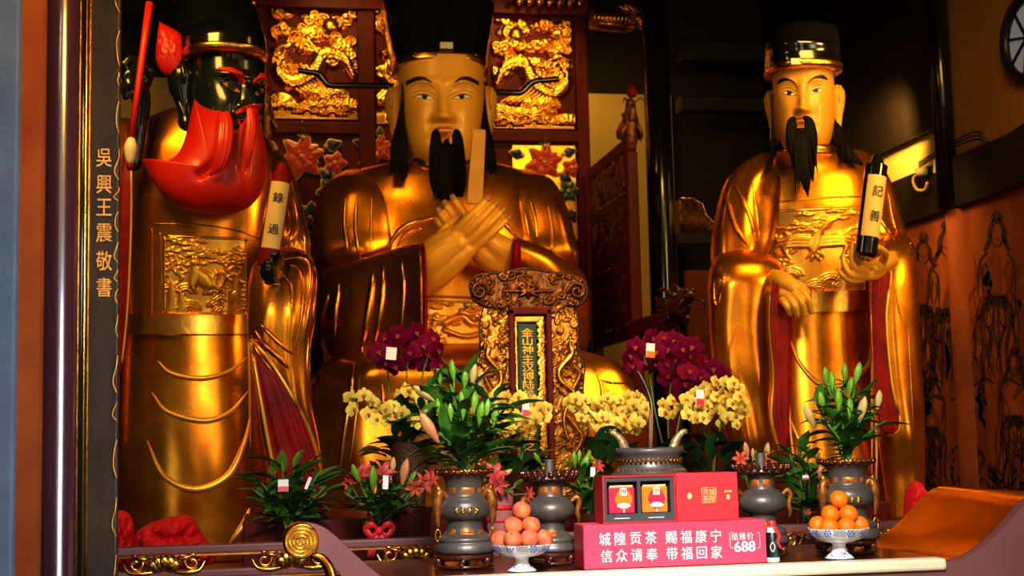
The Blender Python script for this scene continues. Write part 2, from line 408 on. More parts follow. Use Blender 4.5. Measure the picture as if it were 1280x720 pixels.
for (x, y, h, sd) in [(1246, 288, 190, 1), (1154, 312, 165, 2), (1184, 300, 200, 5), (1268, 452, 160, 4), (1163, 470, 150, 3), (1335, 272, 205, 6), (1408, 250, 225, 7)]:
    figure(x, y, h, sd).build('inked_figure', MINK, t, smooth=False)
mb = MB(); rnd = random.Random(3)
for k in range(80):
    x, y = rnd.uniform(1122, 1285), rnd.uniform(310, 600); a = rnd.uniform(-14, 14); l = rnd.uniform(.5, 1.4)
    mink(mb, [(x, y), (x+a, y+22*l), (x+a*.2, y+48*l), (x+a*1.6, y+75*l)], rnd.uniform(1, 7), XR-.002)
mb.build('wash_strokes', MWASH, t, smooth=False)
for k in range(10):
    mb = MB()
    x, y = rnd.uniform(1130, 1275), rnd.uniform(530, 600)
    for j in range(4): mink(mb, [(x, y), (x+rnd.uniform(-12,12), y+12), (x+rnd.uniform(-22,22), y+22)], 1.6)
    mb.build('ink_grass', MINK, t, smooth=False)
for k in range(14):
    mb = MB()
    x, y = rnd.uniform(1130, 1280), rnd.uniform(330, 580); a = rnd.uniform(-10, 10)
    mink(mb, [(x, y), (x+a, y+18), (x+a*.3, y+40), (x+a*1.3, y+64)], rnd.uniform(1, 3))
    mb.build('ink_drapery_line', MINK, t, smooth=False)
# wall post whose foot carries the mural too
def column(name, label, px, Y, hw, m, z0=0, z1=6.4, X=None):
    c = at(px, 400, Y); r = hw*mpp(px, Y); th = thing(name, label, 'column', (c.x, c.y, z0))
    MB().lathe((c.x, c.y, 0), [(z0+.12, r), (z0+1.0, r*1.01), ((z0+z1)/2, r), (z1, r*.97)], 40).build('shaft', m, th)
    MB().lathe((c.x, c.y, 0), [(z0, r*1.5), (z0+.03, r*1.75), (z0+.08, r*1.6), (z0+.12, r*1.15)], 40).build('base', STONE, th)
    return th
c = at(1193, 400, yc); r_ = 13*mpp(1193, yc)
cw = thing('wall_post', 'dark round wall post by the camera bracket, its lower half painted orange like the mural', 'column', (c.x, c.y, 0))
MB().lathe((c.x, c.y, 0), [(zm-.01, r_), (4.5, r_), (6.4, r_*.97)], 40).build('shaft', COLB, cw)
MB().lathe((XR+.045, c.y, 0), [(0, .135), (1.2, .135), (zm-.02, .132), (zm, .10)], 32).build('painted_lower_shaft', MURAL, cw)
column('black_column', 'glossy black lacquered column between the throne and the right judge statue', 831, 12.5, 17, COLB, z0=.80)
# beams up in the dark
for (py, Y, z, hgt, lab) in [(62, 14.2, None, .22, 'dark upper ceiling beam behind the right statue hat'), (128, 14.0, None, .16, 'dark lower tie beam crossing behind the right statue face')]:
    a, b = at(850, py, Y), at(1150, py, Y)
    tag(MB().box2((a.x, Y, a.z-hgt/2), (XR, Y+.2, a.z+hgt/2)).build('tie_beam', DARKW, smooth=False, bevel=.02), lab, 'beam')
a, b = at(1040, 98, 13.5), at(1122, 97, 13.5)
tag(MB().tube([a, (a+b)/2, b, b+Vector((.02,0,0))], [.05,.05,.05,.02], 16).build('round_log', DARKW), 'short dark round log end just right of the right statue hat', 'log')
a, b = at(1078, 124, 13.2), at(1140, 126, 13.2)
tag(MB().box2((a.x, 13.2, a.z-.012), (b.x, 13.25, a.z+.012)).build('wall_batten', PLASTER, smooth=False), 'thin ochre batten right of the right statue face', 'batten')
# wall camera with wires
c = atX(1152, 215, XR-.12); th = thing('wall_camera', 'small pale camera on a curly bracket against the lit wall strip', 'camera', c)
MB().tube([c+Vector((0,0,-.03)), c+Vector((0,0,.03))], [.05,.05], 20).build('camera_body', WHITE, th)
MB().tube([c+Vector((.02,-.06,-.1)), c+Vector((.02,0,-.15)), c+Vector((0,.1,-.13)), c+Vector((0,.16,-.03)), c+Vector((.06,.1,.04)), c+Vector((.1,0,.05))], .014, 8, res=24).build('bracket', PRINTG, th)
MB().box(c+Vector((.03,-.28,-.01)), (.05,.16,.11), rx=.25).build('junction_box', WHITE, th, smooth=False, bevel=.008)
mb = MB()
for k in range(3):
    P = [c+Vector((.03,.1,.06+.02*k)), c+Vector((.03,-.35,.10+.02*k)), c+Vector((.03,-.9,.09+.03*k)), atX(1240,185-3*k,XR-.03), atX(1282,160-3*k,XR-.03)]
    mb.tube(P, .008, 6, res=30)
tag(mb.build('wall_cable', BLKPL), 'thin dark cables running along the top of the timber band to the wall camera', 'cable')
# round window on the upper right wall
c = atX(1283, 47, XR-.02); W = Matrix.Translation(c) @ Matrix.Rotation(PI/2, 4, 'Y')
def circ(r, n=40, z=0): return [W @ Vector((r*math.cos(2*PI*k/n), r*math.sin(2*PI*k/n), z)) for k in range(n+1)]
s = .30
w1 = MB().tube(circ(s), .045, 10).build('window_1', BLKPL); tag(w1, kind='structure')
WG = mat('cool_daylight_pane', (.42,.47,.55), (.30,.34,.40), 0, .3, 6, emit=.22)
MB().add([W @ Vector((s*math.cos(2*PI*k/40), s*math.sin(2*PI*k/40), .01)) for k in range(40)], [tuple(range(40))]).build('window_pane', WG, w1, smooth=False)
mb = MB()
for k in range(4): a = PI*k/4+.2; mb.tube([W @ Vector((s*math.cos(a), s*math.sin(a), 0)), W @ Vector((-s*math.cos(a), -s*math.sin(a), 0))], .012, 6)
mb.build('window_bars', BLKPL, w1)
# dim rear gallery on the right: painted panel and a little lattice roof
a, b = at(858, 338, 14.4), at(935, 620, 14.4)
tag(MB().box2((a.x, 14.4, 0), (b.x, 14.48, a.z)).build('rear_mural', MURAL, smooth=False), 'orange painted panel far back between the black column and right statue', 'mural')
a, b = at(853, 292, 13.8), at(896, 247, 13.8); w = b.x-a.x; th = thing('lattice_roof', 'small gilded lattice roof far back beside the right statue shoulder', 'roof', (a.x+w/2, 13.8, a.z))
pr = [(0,0),(1,0),(.93,.30),(.70,.55),(.62,.85),(.35,1.0),(0,.98)]
MB().prism([Vector((a.x+u*w, 13.85, a.z+v*(b.z-a.z))) for u, v in pr], (0,.2,0)).build('roof_slope', BRONZE, th, smooth=False)
mb = MB()
for k in range(12):
    for sg in (1, -1):
        u0 = k/11*.9
        P = [Vector((a.x+w*min(.9,max(0,u0+sg*t*.5)), 13.84, a.z+t*(b.z-a.z)*(.95-.6*max(0,u0+sg*t*.5-.3)))) for t in (0,.5,1)]
        mb.tube(P, .008, 5)
mb.build('lattice', GOLDD, th)
MB().tube([Vector((a.x+u*w, 13.84, a.z+v*(b.z-a.z))) for u, v in pr[1:]], .015, 6).build('roof_edge', GOLDB, th)
MB().box2((a.x-.05, 13.75, a.z-.1), (b.x+.03, 14.0, a.z)).build('eave_board', DARKW, th, smooth=False)
# ------------------------------------------------------------------ foreground left: stone pier, door edge, pillar, couplet board
a = at(19, 400, 3.2); slab('wall_front', (a.x-.8, 3.2, 0), (a.x, 3.24, 5), STONE, .006)
a, b = at(14, 400, 3.9), at(50, 400, 3.9)
DOORM = mat('door_edge_lacquer', (.24,.058,.008), (.12,.016,.005), 0, .5, 2.2, spec=.15)
slab('door_1', (a.x, 3.9, 0), (b.x, 3.96, 5), DOORM)
th = column('maroon_pillar', 'glossy maroon round pillar left of the couplet board', 70, 4.3, 24, COLR, z1=5)
a, b = at(94, 300, 4.55), at(149, 300, 4.55); z0, z1 = .0, 4.6
th = thing('couplet_board', 'tall black couplet board with gold mouldings and gold brush writing', 'board', ((a.x+b.x)/2, 4.55, z0))
S = (b.x-a.x)/55
PANELK = mat('weathered_black_panel', (.040,.022,.010), (.014,.008,.005), 0, .5, 9, .05, 40, spec=.25, stretch=(1,1,.3))
MB().box2((a.x, 4.56, z0), (b.x-.004, 4.62, z1)).build('panel', PANELK, th, smooth=False, bevel=.004)
for off, r, m in ((3.5, 1.6, GOLDD), (8, 1.3, BLACK), (11.5, 1.5, GOLDB), (16, 1.6, GOLDD)):
    MB().tube([(a.x+off*S, 4.558, z0), (a.x+off*S, 4.558, z1)], r*S, 10).build('moulding', m, th)
mb = MB(); rnd = random.Random(5)
z = z0
while z < z1:
    p = Vector((b.x-S*1.5, 4.556, z)); d = rnd.uniform(.04, .12)
    mb.tube([p, p+Vector((-S*rnd.uniform(2,6),0,d*.3)), p+Vector((-S*rnd.uniform(0,5),0,d*.7)), p+Vector((0,0,d))], S*.7, 6, res=12); z += d*1.5
mb.build('carved_edge', GPAINT, th)
for s_, py in zip('吳興王震敬書', (197, 230, 259, 291, 326, 359)):
    mb = MB(); p = at(130, py, 4.553); put_text(mb, s_, p, 27*S, bold=.004, sx=.78)
    mb.build('character', GPAINT, th, smooth=False)
# ------------------------------------------------------------------ carved back screen
SY = 13.4
th = thing('carved_screen', 'tall red lacquer screen with gilded dragon panels behind the central statue', 'screen', (at(528, 400, SY).x, SY, .3))
sx0, sx1 = at(318, 200, SY).x, at(738, 200, SY).x
MB().box2((sx0, SY+.04, .3), (sx1, SY+.12, 6.2)).build('backing', DREDW, th, smooth=False)
def zat(px, py, Y=SY): return at(px, py, Y).z
def rect(px0, px1, py0, py1, Y):
    c = at((px0+px1)/2, (py0+py1)/2, Y); s = mpp((px0+px1)/2, Y)
    return c.x-(px1-px0)/2*s, c.x+(px1-px0)/2*s, c.z-(py1-py0)/2*s, c.z+(py1-py0)/2*s
for px0, px1 in ((318, 335), (449, 470), (615-5, 616), (722, 738)):
    x0, x1, _, _ = rect(px0, px1, 200, 210, SY); MB().box2((x0, SY-.03, .3), (x1, SY+.05, 6.2)).build('stile', DREDW, th, smooth=False, bevel=.015)
for px0, px1, pys in ((320, 470, ((-8, 4), (152, 168))), (600, 736, ((2, 14), (163, 178)))):
    for py0, py1 in pys:
        x0, x1, za, zb_ = rect(px0, px1, py0, py1, SY); MB().box2((x0, SY-.02, za), (x1, SY+.05, zb_)).build('rail', DREDW, th, smooth=False, bevel=.015)
def dragon_panel(r, seed, flip):
    rnd = random.Random(seed); x0, x1, z0, z1 = r; asp = (z1-z0)/(x1-x0); h = HM(96, int(96*asp), asp)
    F = (lambda x: 1-x) if flip else (lambda x: x)
    for k in range(34):                                                # cloud scrolls
        x, y = rnd.uniform(.02, .98), rnd.uniform(.45, 1.0)*asp
        h.ell(x, y, rnd.uniform(.10,.2), rnd.uniform(.05,.08), rnd.uniform(.35,.6), rnd.uniform(-.3,.3)); h.spiral(x, y, rnd.uniform(.05,.09), 1.6, .018, .8, rnd.uniform(0,6), rnd.choice((-1,1)))
    h.ell(F(.70), .86*asp, .12, .12, 1.1)                               # sun disc
    body = [(F(u), v*asp, w) for u, v, w in ((.18,.60,.5),(.08,.46,.9),(.25,.34,1.3),(.50,.44,1.5),(.62,.60,1.2),(.85,.56,1.0),(.96,.40,.6))]
    h.stroke(body, .085, .95, 60)
    h.ell(F(.20), .66*asp, .13, .07, 1.0, .5); h.stroke([(F(.06), .62*asp), (F(.16), .66*asp)], .03, 1.1)
    for k in range(4): h.stroke([(F(.2+.03*k), .70*asp), (F(.25+.06*k), .78*asp), (F(.33+.05*k), .80*asp)], .014, .9, 10)
    bx = curve(body, 46)
    for i in range(1, 45, 1):                                           # scales
        for s_ in (-.05, 0, .05): h.ell(bx[i][0]+rnd.uniform(-.01,.01), bx[i][1]+s_*bx[i][2], .020, .014, 1.15, rnd.uniform(0,3))
    for k in range(9):                                                 # feathered sweep
        h.stroke([(F(.10+.05*k), .50*asp), (F(.2+.06*k), .34*asp), (F(.36+.07*k), .23*asp)], .016, .8, 10)
    for k in range(13):                                                # rolling waves
        x, y = rnd.uniform(0, 1), rnd.uniform(.02, .24)*asp
        for j in range(4):
            rr = .16-.036*j; h.stroke([(x+rr*math.cos(a), y+rr*.8*math.sin(a)) for a in np.linspace(0, PI, 14)], .016, .75+.08*j)
    h.ell(.5, -.02, .8, .16*asp, .45)
    H = h.H; nx, ny = h.nx, h.ny
    mb = MB(); mb.grid(lambda u, v: (x0+u*(x1-x0), SY+.035-.075*H[int(round(v*ny)), int(round(u*nx))], z0+v*(z1-z0)), nx, ny)
    mb.f = [f for f in mb.f if max(H[i//(nx+1), i%(nx+1)] for i in f) > .06]; mb.m = [0]*len(mb.f)
    return mb
for px0, px1, py0, py1, sd, fl in ((337, 447, 10, 151, 11, 0), (469, 612, 12, 158, 12, 0), (614, 719, 22, 163, 13, 1)):
    dragon_panel(rect(px0, px1, py0, py1, SY), sd, fl).build('gilded_panel', GOLDB, th)
def petal_outline(mb, c, ang, l, w, Y, z=0, mi=0, grow=0):
    pts = []; ca, sa = math.cos(ang), math.sin(ang); n = 9
    for i in range(n): t = i/(n-1); pts.append((t*l, w*math.sin(PI*t**.8)*(1-.15*math.cos(9*t))+grow))
    pts += [(x, -y) for x, y in reversed(pts[1:-1])]
    pts = [(x+(grow*(2*x/l-1) if grow else 0), y) for x, y in pts]
    P = [Vector((c[0]+x*ca-y*sa, Y, c[1]+x*sa+y*ca)) for x, y in pts]
    cc = Vector((c[0]+l*.5*ca, Y-.02, c[1]+l*.5*sa)); o = len(mb.v)
    mb.add(P+[cc], [(i, (i+1) % len(P), len(P)) for i in range(len(P))], mi)
def flower_relief(px, py, sz):
    s = mpp(px, SY)*sz; c0 = at(px, py, SY); MM = [PRINTG, CORAL, GREENL, BLUEP]
    def F(name, lst):
        mb = MB()
        for dx, dy, ang, l, w, mi in lst:
            c = (c0.x+dx*s, c0.z-dy*s)
            petal_outline(mb, c, ang, l*s, w*s, SY+.012, mi=0, grow=1.6*s); petal_outline(mb, c, ang, l*s, w*s, SY-.004, mi=mi)
        for dx, dy, ang, l, w, mi in lst[:1]: mb.sphere((c0.x+dx*s, SY-.015, c0.z-dy*s), 3.5*s, 8, 6, mi=0)
        mb.build(name, MM, th, smooth=False)
    F('painted_flower', [(0, 0, 2*PI*k/6+.25, 32, 9, 1) for k in range(6)]+[(5, -4, 2*PI*k/5+.6, 20, 8, 1) for k in range(5)])
    F('painted_small_flower', [(44, 8, 2*PI*k/5, 16, 6, 1) for k in range(5)])
    F('painted_blue_flower', [(10, 82, 2*PI*k/7+.5, 22, 8, 3) for k in range(7)]+[(10, 82, 2*PI*k/6+.2, 13, 6, 3) for k in range(6)])
    F('painted_green_flower', [(38, 46, 2*PI*k/6+.1, 19, 7, 2) for k in range(6)])
    F('painted_green_flower', [(-24, 52, 2*PI*k/5+.1, 17, 6, 2) for k in range(5)])
    for a, dx, dy, m in ((.3, 32, -14, 3), (2.8, -34, -10, 3), (1.55, 2, -26, 2), (-2.6,-24,20, 2), (-.6, 26, 18, 3), (-1.2, 40, 76, 3), (2.2, -14, 104, 2)): F('painted_leaf', [(dx, dy, a, 22, 7, m)])
for px, py, sz in ((377, 196, .95), (474, 186, .6), (680, 203, .8)): flower_relief(px, py, sz)
x0, x1, za, zb_ = rect(641, 722, 180, 300, SY); MB().box2((x0, SY+.015, za), (x1, SY+.05, zb_)).build('gilded_ground', GOLDB, th, smooth=False)
# ------------------------------------------------------------------ dragon carvings
def dragon_head(mb, c, d, s, up=Vector((0, 0, 1))):
    d = d.normalized(); sd = d.cross(up).normalized(); u = sd.cross(d)
    M = Matrix((d, sd, u)).transposed().to_4x4(); M.translation = c
    T = lambda x, y, z: M @ Vector((x*s, y*s, z*s))
    mb.tube([T(-.9,0,-.1), T(-.4,0,.0), T(0,0,.08), T(.45,0,.12), T(.8,0,.16), T(.95,0,.2)], [x*s for x in (.30,.34,.36,.24,.20,.06)], 14, res=24)
    mb.tube([T(.1,0,-.18), T(.5,0,-.22), T(.78,0,-.14)], [x*s for x in (.2,.14,.05)], 10, res=12)
    for y in (-1, 1):
        mb.sphere(T(.25, y*.24, .28), .10*s, 10, 8); mb.sphere(T(.86, y*.1, .28), .07*s, 8, 6)
        mb.tube([T(.0,y*.2,.35), T(-.3,y*.3,.62), T(-.7,y*.32,.66)], [.08*s,.06*s,.02*s], 8, res=12)
        mb.tube([T(.8,y*.15,.05), T(1.0,y*.35,-.1), T(.8,y*.45,-.4)], [.03*s,.03*s,.01*s], 6, res=12)
        for k in range(5): mb.tube([T(-.1,y*.25,.2-.12*k), T(-.45,y*.42,.34-.17*k), T(-.75,y*.4,.5-.2*k)], [.10*s,.08*s,.02*s], 7, res=10)
    for k in range(4): mb.tube([T(.15-.2*k,0,.4), T(.0-.22*k,0,.62), T(-.18-.22*k,0,.72)], [.08*s,.06*s,.01*s], 7, res=8)
    return mb
th = thing('dragon_beam', 'gilded beam ending in a dragon head high right of the screen', 'beam', at(745, 30, 13.1))
a, b = at(738, 24, 13.1), at(782, 27, 13.1)
MB().tube([a, b], [.10, .11], 14).build('scaled_beam', GOLDD, th)
dragon_head(MB(), at(796, 26, 13.1), Vector((1, 0, .02)), .21).build('dragon_head', GOLDB, th)
mb = MB()
for k in range(10):
    p = a.lerp(b, k/9); mb.tube([p+Vector((0,-.105,.06)), p+Vector((.02,-.12,0)), p+Vector((0,-.105,-.06))], .012, 6)
mb.tube([a+Vector((0,-.11,-.07)), b+Vector((0,-.11,-.07))], .012, 6); mb.build('scale_ridge', GOLDB, th)
scr = bpy.data.objects['carved_screen']
for px in (682, 268):
    for k in range(7):
        c = at(px, 0, 13.2)+Vector((-.35+.1*k, 0, 0))
        MB().tube([c, c+Vector((.05,-.05,.06)), c+Vector((.11,0,.0)), c+Vector((.07,0,-.04))], .03, 8, res=12).build('crest_scroll', GOLDB, scr)
a = at(215, -4, 13.3); MB().box2((a.x, 13.32, a.z-.05), (sx1, 13.4, a.z+.15)).build('crest_rail', DREDW, scr, smooth=False)
# ------------------------------------------------------------------ throne sides
def throne_side(X, th):
    yb, yf, yl = 13.2, 11.7, 10.6
    def Z(py, px): return atX(px, py, X)
    ztop = at(797, 152, 11.7).z; zlow = at(850, 392, 10.6).z-.1; zmid = zlow+.62*(ztop-zlow)
    MB().box2((X-.05, yf, .802), (X+.05, yf+.13, ztop-.25)).build('front_post', DREDW, th, smooth=False, bevel=.015)
    MB().box2((X-.04, yb-.1, .802), (X+.04, yb, ztop-.2)).build('rear_post', DREDW, th, smooth=False, bevel=.015)
    zm2 = zlow+.3*(ztop-zlow)
    for z in (ztop-.25, zmid, zm2, zlow): MB().box2((X-.045, yf, z), (X+.045, yb, z+.12)).build('rail', DREDW, th, smooth=False, bevel=.015)
    for za, zb2 in ((zlow+.12, zm2), (zm2+.12, zmid), (zmid+.12, ztop-.25)):
        h = HM(60, max(10, int(60*(zb2-za)/(yb-yf-.23))), (zb2-za)/(yb-yf-.23)); rnd = random.Random(int(za*100)); asp = h.ny/60
        for k in range(60): h.spiral(rnd.uniform(0,1), rnd.uniform(0,asp), rnd.uniform(.05,.1), 1.3, .02, rnd.uniform(.4,1), rnd.uniform(0,6), rnd.choice((-1,1)))
        MB().grid(lambda u, v: (X-.02-.035*h.H[int(round(v*h.ny)), int(round(u*60))], yf+.13+u*(yb-yf-.23), za+v*(zb2-za)), 60, h.ny).build('carved_panel', BRONZE, th)
    dragon_head(MB(), Vector((X, yf+.02, ztop+.0)), Vector((0, -.35, 1)), .21, Vector((0, 1, .3))).build('dragon_finial', BRONZE, th)
    MB().lathe((X, yf-.06, 0), [(ztop+.20, .03), (ztop+.23, .05), (ztop+.27, .045), (ztop+.33, .006)], 16).build('red_bud', REDL, th)
    MB().box2((X-.05, yl, zlow), (X+.05, yf, zlow+.14)).build('arm_rail', DREDW, th, smooth=False, bevel=.02)
    dragon_head(MB(), Vector((X, yl-.12, zlow+.14)), Vector((.12, -1, .15)), .26).build('dragon_arm_end', CARVD, th)
    MB().box2((X-.05, yl+.05, .802), (X+.05, yl+.2, zlow)).build('arm_post', DREDW, th, smooth=False, bevel=.015)
th = thing('throne_side_screen', 'stepped red throne side with dragon head ends right of the central statue', 'throne side', (3.14, 12, .8)); throne_side(3.14, th)
th = thing('throne_side_screen', 'red throne side with a dragon finial seen edge on beside the left judge nose', 'throne side', (.03, 12, .8)); throne_side(.03, th)
# ------------------------------------------------------------------ statue building kit
def G(x, s): return np.exp(-(x/s)**2)
class Head:
    def __init__(s, c, fw, hh, yaw=0, tilt=0, stern=0, top=.9, wide=1.0):
        s.c, s.fw, s.hh, s.stern, s.top = Vector(c), fw, hh, stern, top
        s.M = Matrix.Translation(s.c) @ Matrix.Rotation(yaw, 4, 'Z') @ Matrix.Rotation(tilt, 4, 'X')
        zs = [-1.0, -.92, -.75, -.5, -.2, .1, .5, 1.0]; k = wide
        s.wz = (zs, [.40, .60, .80*k, .92*k, .98, 1.0, 1.0, .96]); s.dz = (zs, [.70, .86, .98, 1.0, 1.0, 1.0, .98, .9])
    def W(s, Z): return float(spl(*s.wz, [Z])[0])
    def D(s, Z): return 1.08*float(spl(*s.dz, [Z])[0])
    def disp(s, X, Z):
        ax = abs(X); t = min(max((.16-Z)/.52, 0), 1); fade = 1-sstep(.345, .41, -Z)
        nose = ((.05+.26*t**1.25)*G(X, .085+.085*t)+(.03+.13*t)*G(X,.045+.04*t))*fade*(1-.9*sstep(.1, .35, Z))*(1+.35*s.stern)
        d = nose + .15*G(ax-.17, .085)*G(Z+.315, .05)*(1+.5*s.stern)
        d += -.12*G(ax-.42, .26)*G(Z-.035, .12) + .075*G(ax-.43, .2)*G(Z+.005, .075)
        d += (.055+.12*s.stern)*G(Z-.20-.05*ax, .06)*G(ax-.42, .35)
        d += .11*G(X, .24)*(G(Z+.462, .034)+1.05*G(Z+.535, .04)) - .05*G(X, .32)*G(Z+.615, .04)
        d += .13*G(X, .34)*G(Z+.82, .13) + .05*G(ax-.52, .24)*G(Z+.24, .2) - .03*G(ax-.33, .06)*G(Z+.42, .12)
        return float(d)
    def loc(s, X, Z, off=0.0):
        w, dd = s.W(Z), s.D(Z); n = 2.5; q = min(abs(X/w), .999)
        y = -dd*(1-q**n)**(1/n) - s.disp(X, Z)*max(0, 1-q**4)
        return Vector((X*s.fw, y*s.fw - off, Z*s.hh))
    def pt(s, X, Z, off=0.0): return s.M @ s.loc(X, Z, off)
    def mesh(s, nz=80, na=104):
        R = []
        for i in range(nz+1):
            Z = -1 + (1+s.top)*i/nz; w, dd = s.W(Z), s.D(Z); r = []
            for k in range(na):
                th = 2*PI*k/na; cx, sy = math.cos(th), math.sin(th); n = 2.5
                X = w*math.copysign(abs(cx)**(2/n), cx); y = dd*math.copysign(abs(sy)**(2/n), sy)
                if sy < 0: y -= s.disp(X, Z)*max(0, 1-min(abs(X/w), 1)**4)
                else: y *= .95
                r.append(s.M @ Vector((X*s.fw, y*s.fw, Z*s.hh)))
            R.append(r)
        return MB().rings(R)
    def strip(s, pts, off, n=20, nv=4, mb=None):       # pts: (X, Z, half thickness in Z)
        c = curve(pts, n); mb = mb or MB()
        return mb.grid(lambda u, v: s.pt(*[(lambda p, t: (p[0], p[1]+p[2]*(2*t-1)))(c[int(round(u*(n-1)))], v)][0], off*(1 if .01 < v < .99 else .2)), n-1, nv)
    def eye(s, sg, mats, root, cx=.43, hw=.22, open_=.046, zc=-.005, tilt=.04):
        def f(u, v):
            t = 2*u-1; X = sg*(cx+hw*t); up = zc+tilt*t+open_*(1-abs(t)**2.2); lo = zc+tilt*t-open_*.62*(1-abs(t)**2.0)
            return s.pt(X, lo+(up-lo)*v, .003)
        def m(u, v):
            t = 2*u-1; up = open_*(1-abs(t)**2.2); lo = -open_*.62*(1-abs(t)**2.0); z = tilt*t + lo+(up-lo)*v - .3*open_
            r = math.hypot((t+.05)*hw*s.fw, (z)*s.hh)/(open_*s.hh)
            return 2 if r < .42 else 1 if r < .98 else 0
        e = MB().grid(f, 36, 14, mfn=m).build('eye', mats, root)
        mb = MB()
        top = [(sg*(cx+hw*t), zc+tilt*t+open_*(1-abs(t)**2.2), .006 + .010*(1-abs(t))) for t in np.linspace(-1.08, 1.12, 14)]
        s.strip(top, .005, 28, 3, mb)
        s.strip([(sg*(cx+hw*t), zc+tilt*t-open_*.62*(1-abs(t)**2.0), .004) for t in np.linspace(-1, 1, 10)], .004, 20, 2, mb)
        s.strip([(sg*(cx+hw*1.1*t), zc+.055+tilt*t+open_*1.1*(1-abs(t)**2.0), .004) for t in np.linspace(-1.1, 1.0, 10)], .004, 20, 2, mb)
        mb.build('eyelid_line', INK, e)
        return e
    def ear(s, sg, m, root, z0=-.78, z1=.24, y=.25, sc=1.0):
        zc, hz = (z0+z1)/2, (z1-z0)/2*s.hh; w = s.W(zc)
        C = s.M @ Vector((sg*(w*1.03)*s.fw, y*s.fw, zc*s.hh)); A = s.M.to_3x3()
        T = lambda v: C + A @ Vector(v)
        mb = MB(); f = s.fw*sc
        mb.tube([T((0, 0, -hz)), T((sg*.03*f, -.05*f, -hz*.75)), T((sg*.05*f, 0, -hz*.3)), T((sg*.08*f, .05*f, hz*.3)), T((sg*.08*f, .05*f, hz*.75)), T((sg*.04*f, .02*f, hz))], [.04*f, .15*f, .12*f, .22*f, .24*f, .08*f], 14, res=22)
        mb.tube([T((sg*.10*f, -.12*f, -hz*.55)), T((sg*.16*f, -.02*f, -hz*.15)), T((sg*.20*f, .18*f, hz*.3)), T((sg*.20*f, .12*f, hz*.8)), T((sg*.18*f, -.1*f, hz*.88)), T((sg*.16*f, -.18*f, hz*.5)), T((sg*.13*f, -.06*f, hz*.2))], [.03*f, .045*f, .06*f, .06*f, .055*f, .05*f, .03*f], 8, res=36)
        return mb.build('ear', m, root)
def lock(mb, pts, w, thick=.5, n=26, k=10, taper=1.0):   # one lock of hair: (px,py,Y) centre line and half-width in pixels
    c = curve([p + (ww,) for p, ww in zip(pts, w)], n); R = []
    for i in range(n):
        px, py, Y, ww = c[i]; C = at(px, py, Y); r = max(.2, ww)*mpp(px, Y)
        j = min(i, n-2); dx, dy = c[j+1][0]-c[j][0], c[j+1][1]-c[j][1]; l = math.hypot(dx, dy)+1e-6
        ax = (at(px-dy/l*10, py+dx/l*10, Y)-C).normalized()
        ring = []
        for q in range(k*4):
            th = 2*PI*q/(k*4); g = 1+.10*math.cos(k*th+i*.05)
            ring.append(C + ax*(r*g*math.cos(th)) + Vector((0, r*thick*g*math.sin(th), 0)))
        R.append(ring)
    return mb.rings(R)
def wisps(mb, cx, top, bot, Y0, Y1, spread, rnd, n=10, w=1.6):
    for k in range(n):
        a = rnd.uniform(-1, 1); b = bot - abs(a)*rnd.uniform(0, .35)*(bot-top) - rnd.uniform(0, .12)*(bot-top)
        lock(mb, [(cx[0]+a*spread[0], top, Y0), ((cx[0]+cx[1])/2+a*(spread[0]+spread[1])/2+rnd.uniform(-1,1), (top+b)/2, (Y0+Y1)/2), (cx[1]+a*spread[1]+rnd.uniform(-2,2), b, Y1)], [w, w*1.2, .25], 1, 14, 2)
def hand(root, name, m, palm, fingers, vox, nails=True, nail_mat=NAIL, sm=6):
    mb = MB()
    for pts in palm: mb.tube([at(x, y, Y) for x, y, Y, r in pts], [r*mpp(x, Y) for x, y, Y, r in pts], 16, res=14)
    for x, y, Y, r in [p for pts in palm for p in (pts[0], pts[-1])]: mb.sphere(at(x, y, Y), r*mpp(x, Y)*.99, 16, 10)
    nl = []
    for f in fingers:
        P = [at(x, y, Y) for x, y, Y, r in f]; R = [r*mpp(x, Y) for x, y, Y, r in f]
        mb.tube(P, R, 14, res=20); mb.sphere(P[-1], R[-1], 14, 10); nl.append((P, R))
    h = mb.build(name, m, root, remesh=vox, smit=sm)
    if nails:
        for P, R in nl:
            d = (P[-1]-P[-2]).normalized(); r = R[-1]; side = d.cross(Vector((0, -1, 0))).normalized(); up = side.cross(d)
            if up.y > 0: up = -up
            b = MB()
            def fn(u, v):
                a = (u-.5)*1.7; l = (v-.25)*1.35; e = math.cos(a)
                return P[-1] + side*(r*1.04*math.sin(a)*(1-.25*max(0, v-.6)/.4)) + up*(r*1.05*e-(.35*r if v > .95 else 0)) + d*(l*r*1.25)
            b.grid(fn, 8, 8); b.build('fingernail', nail_mat, h)
    return h
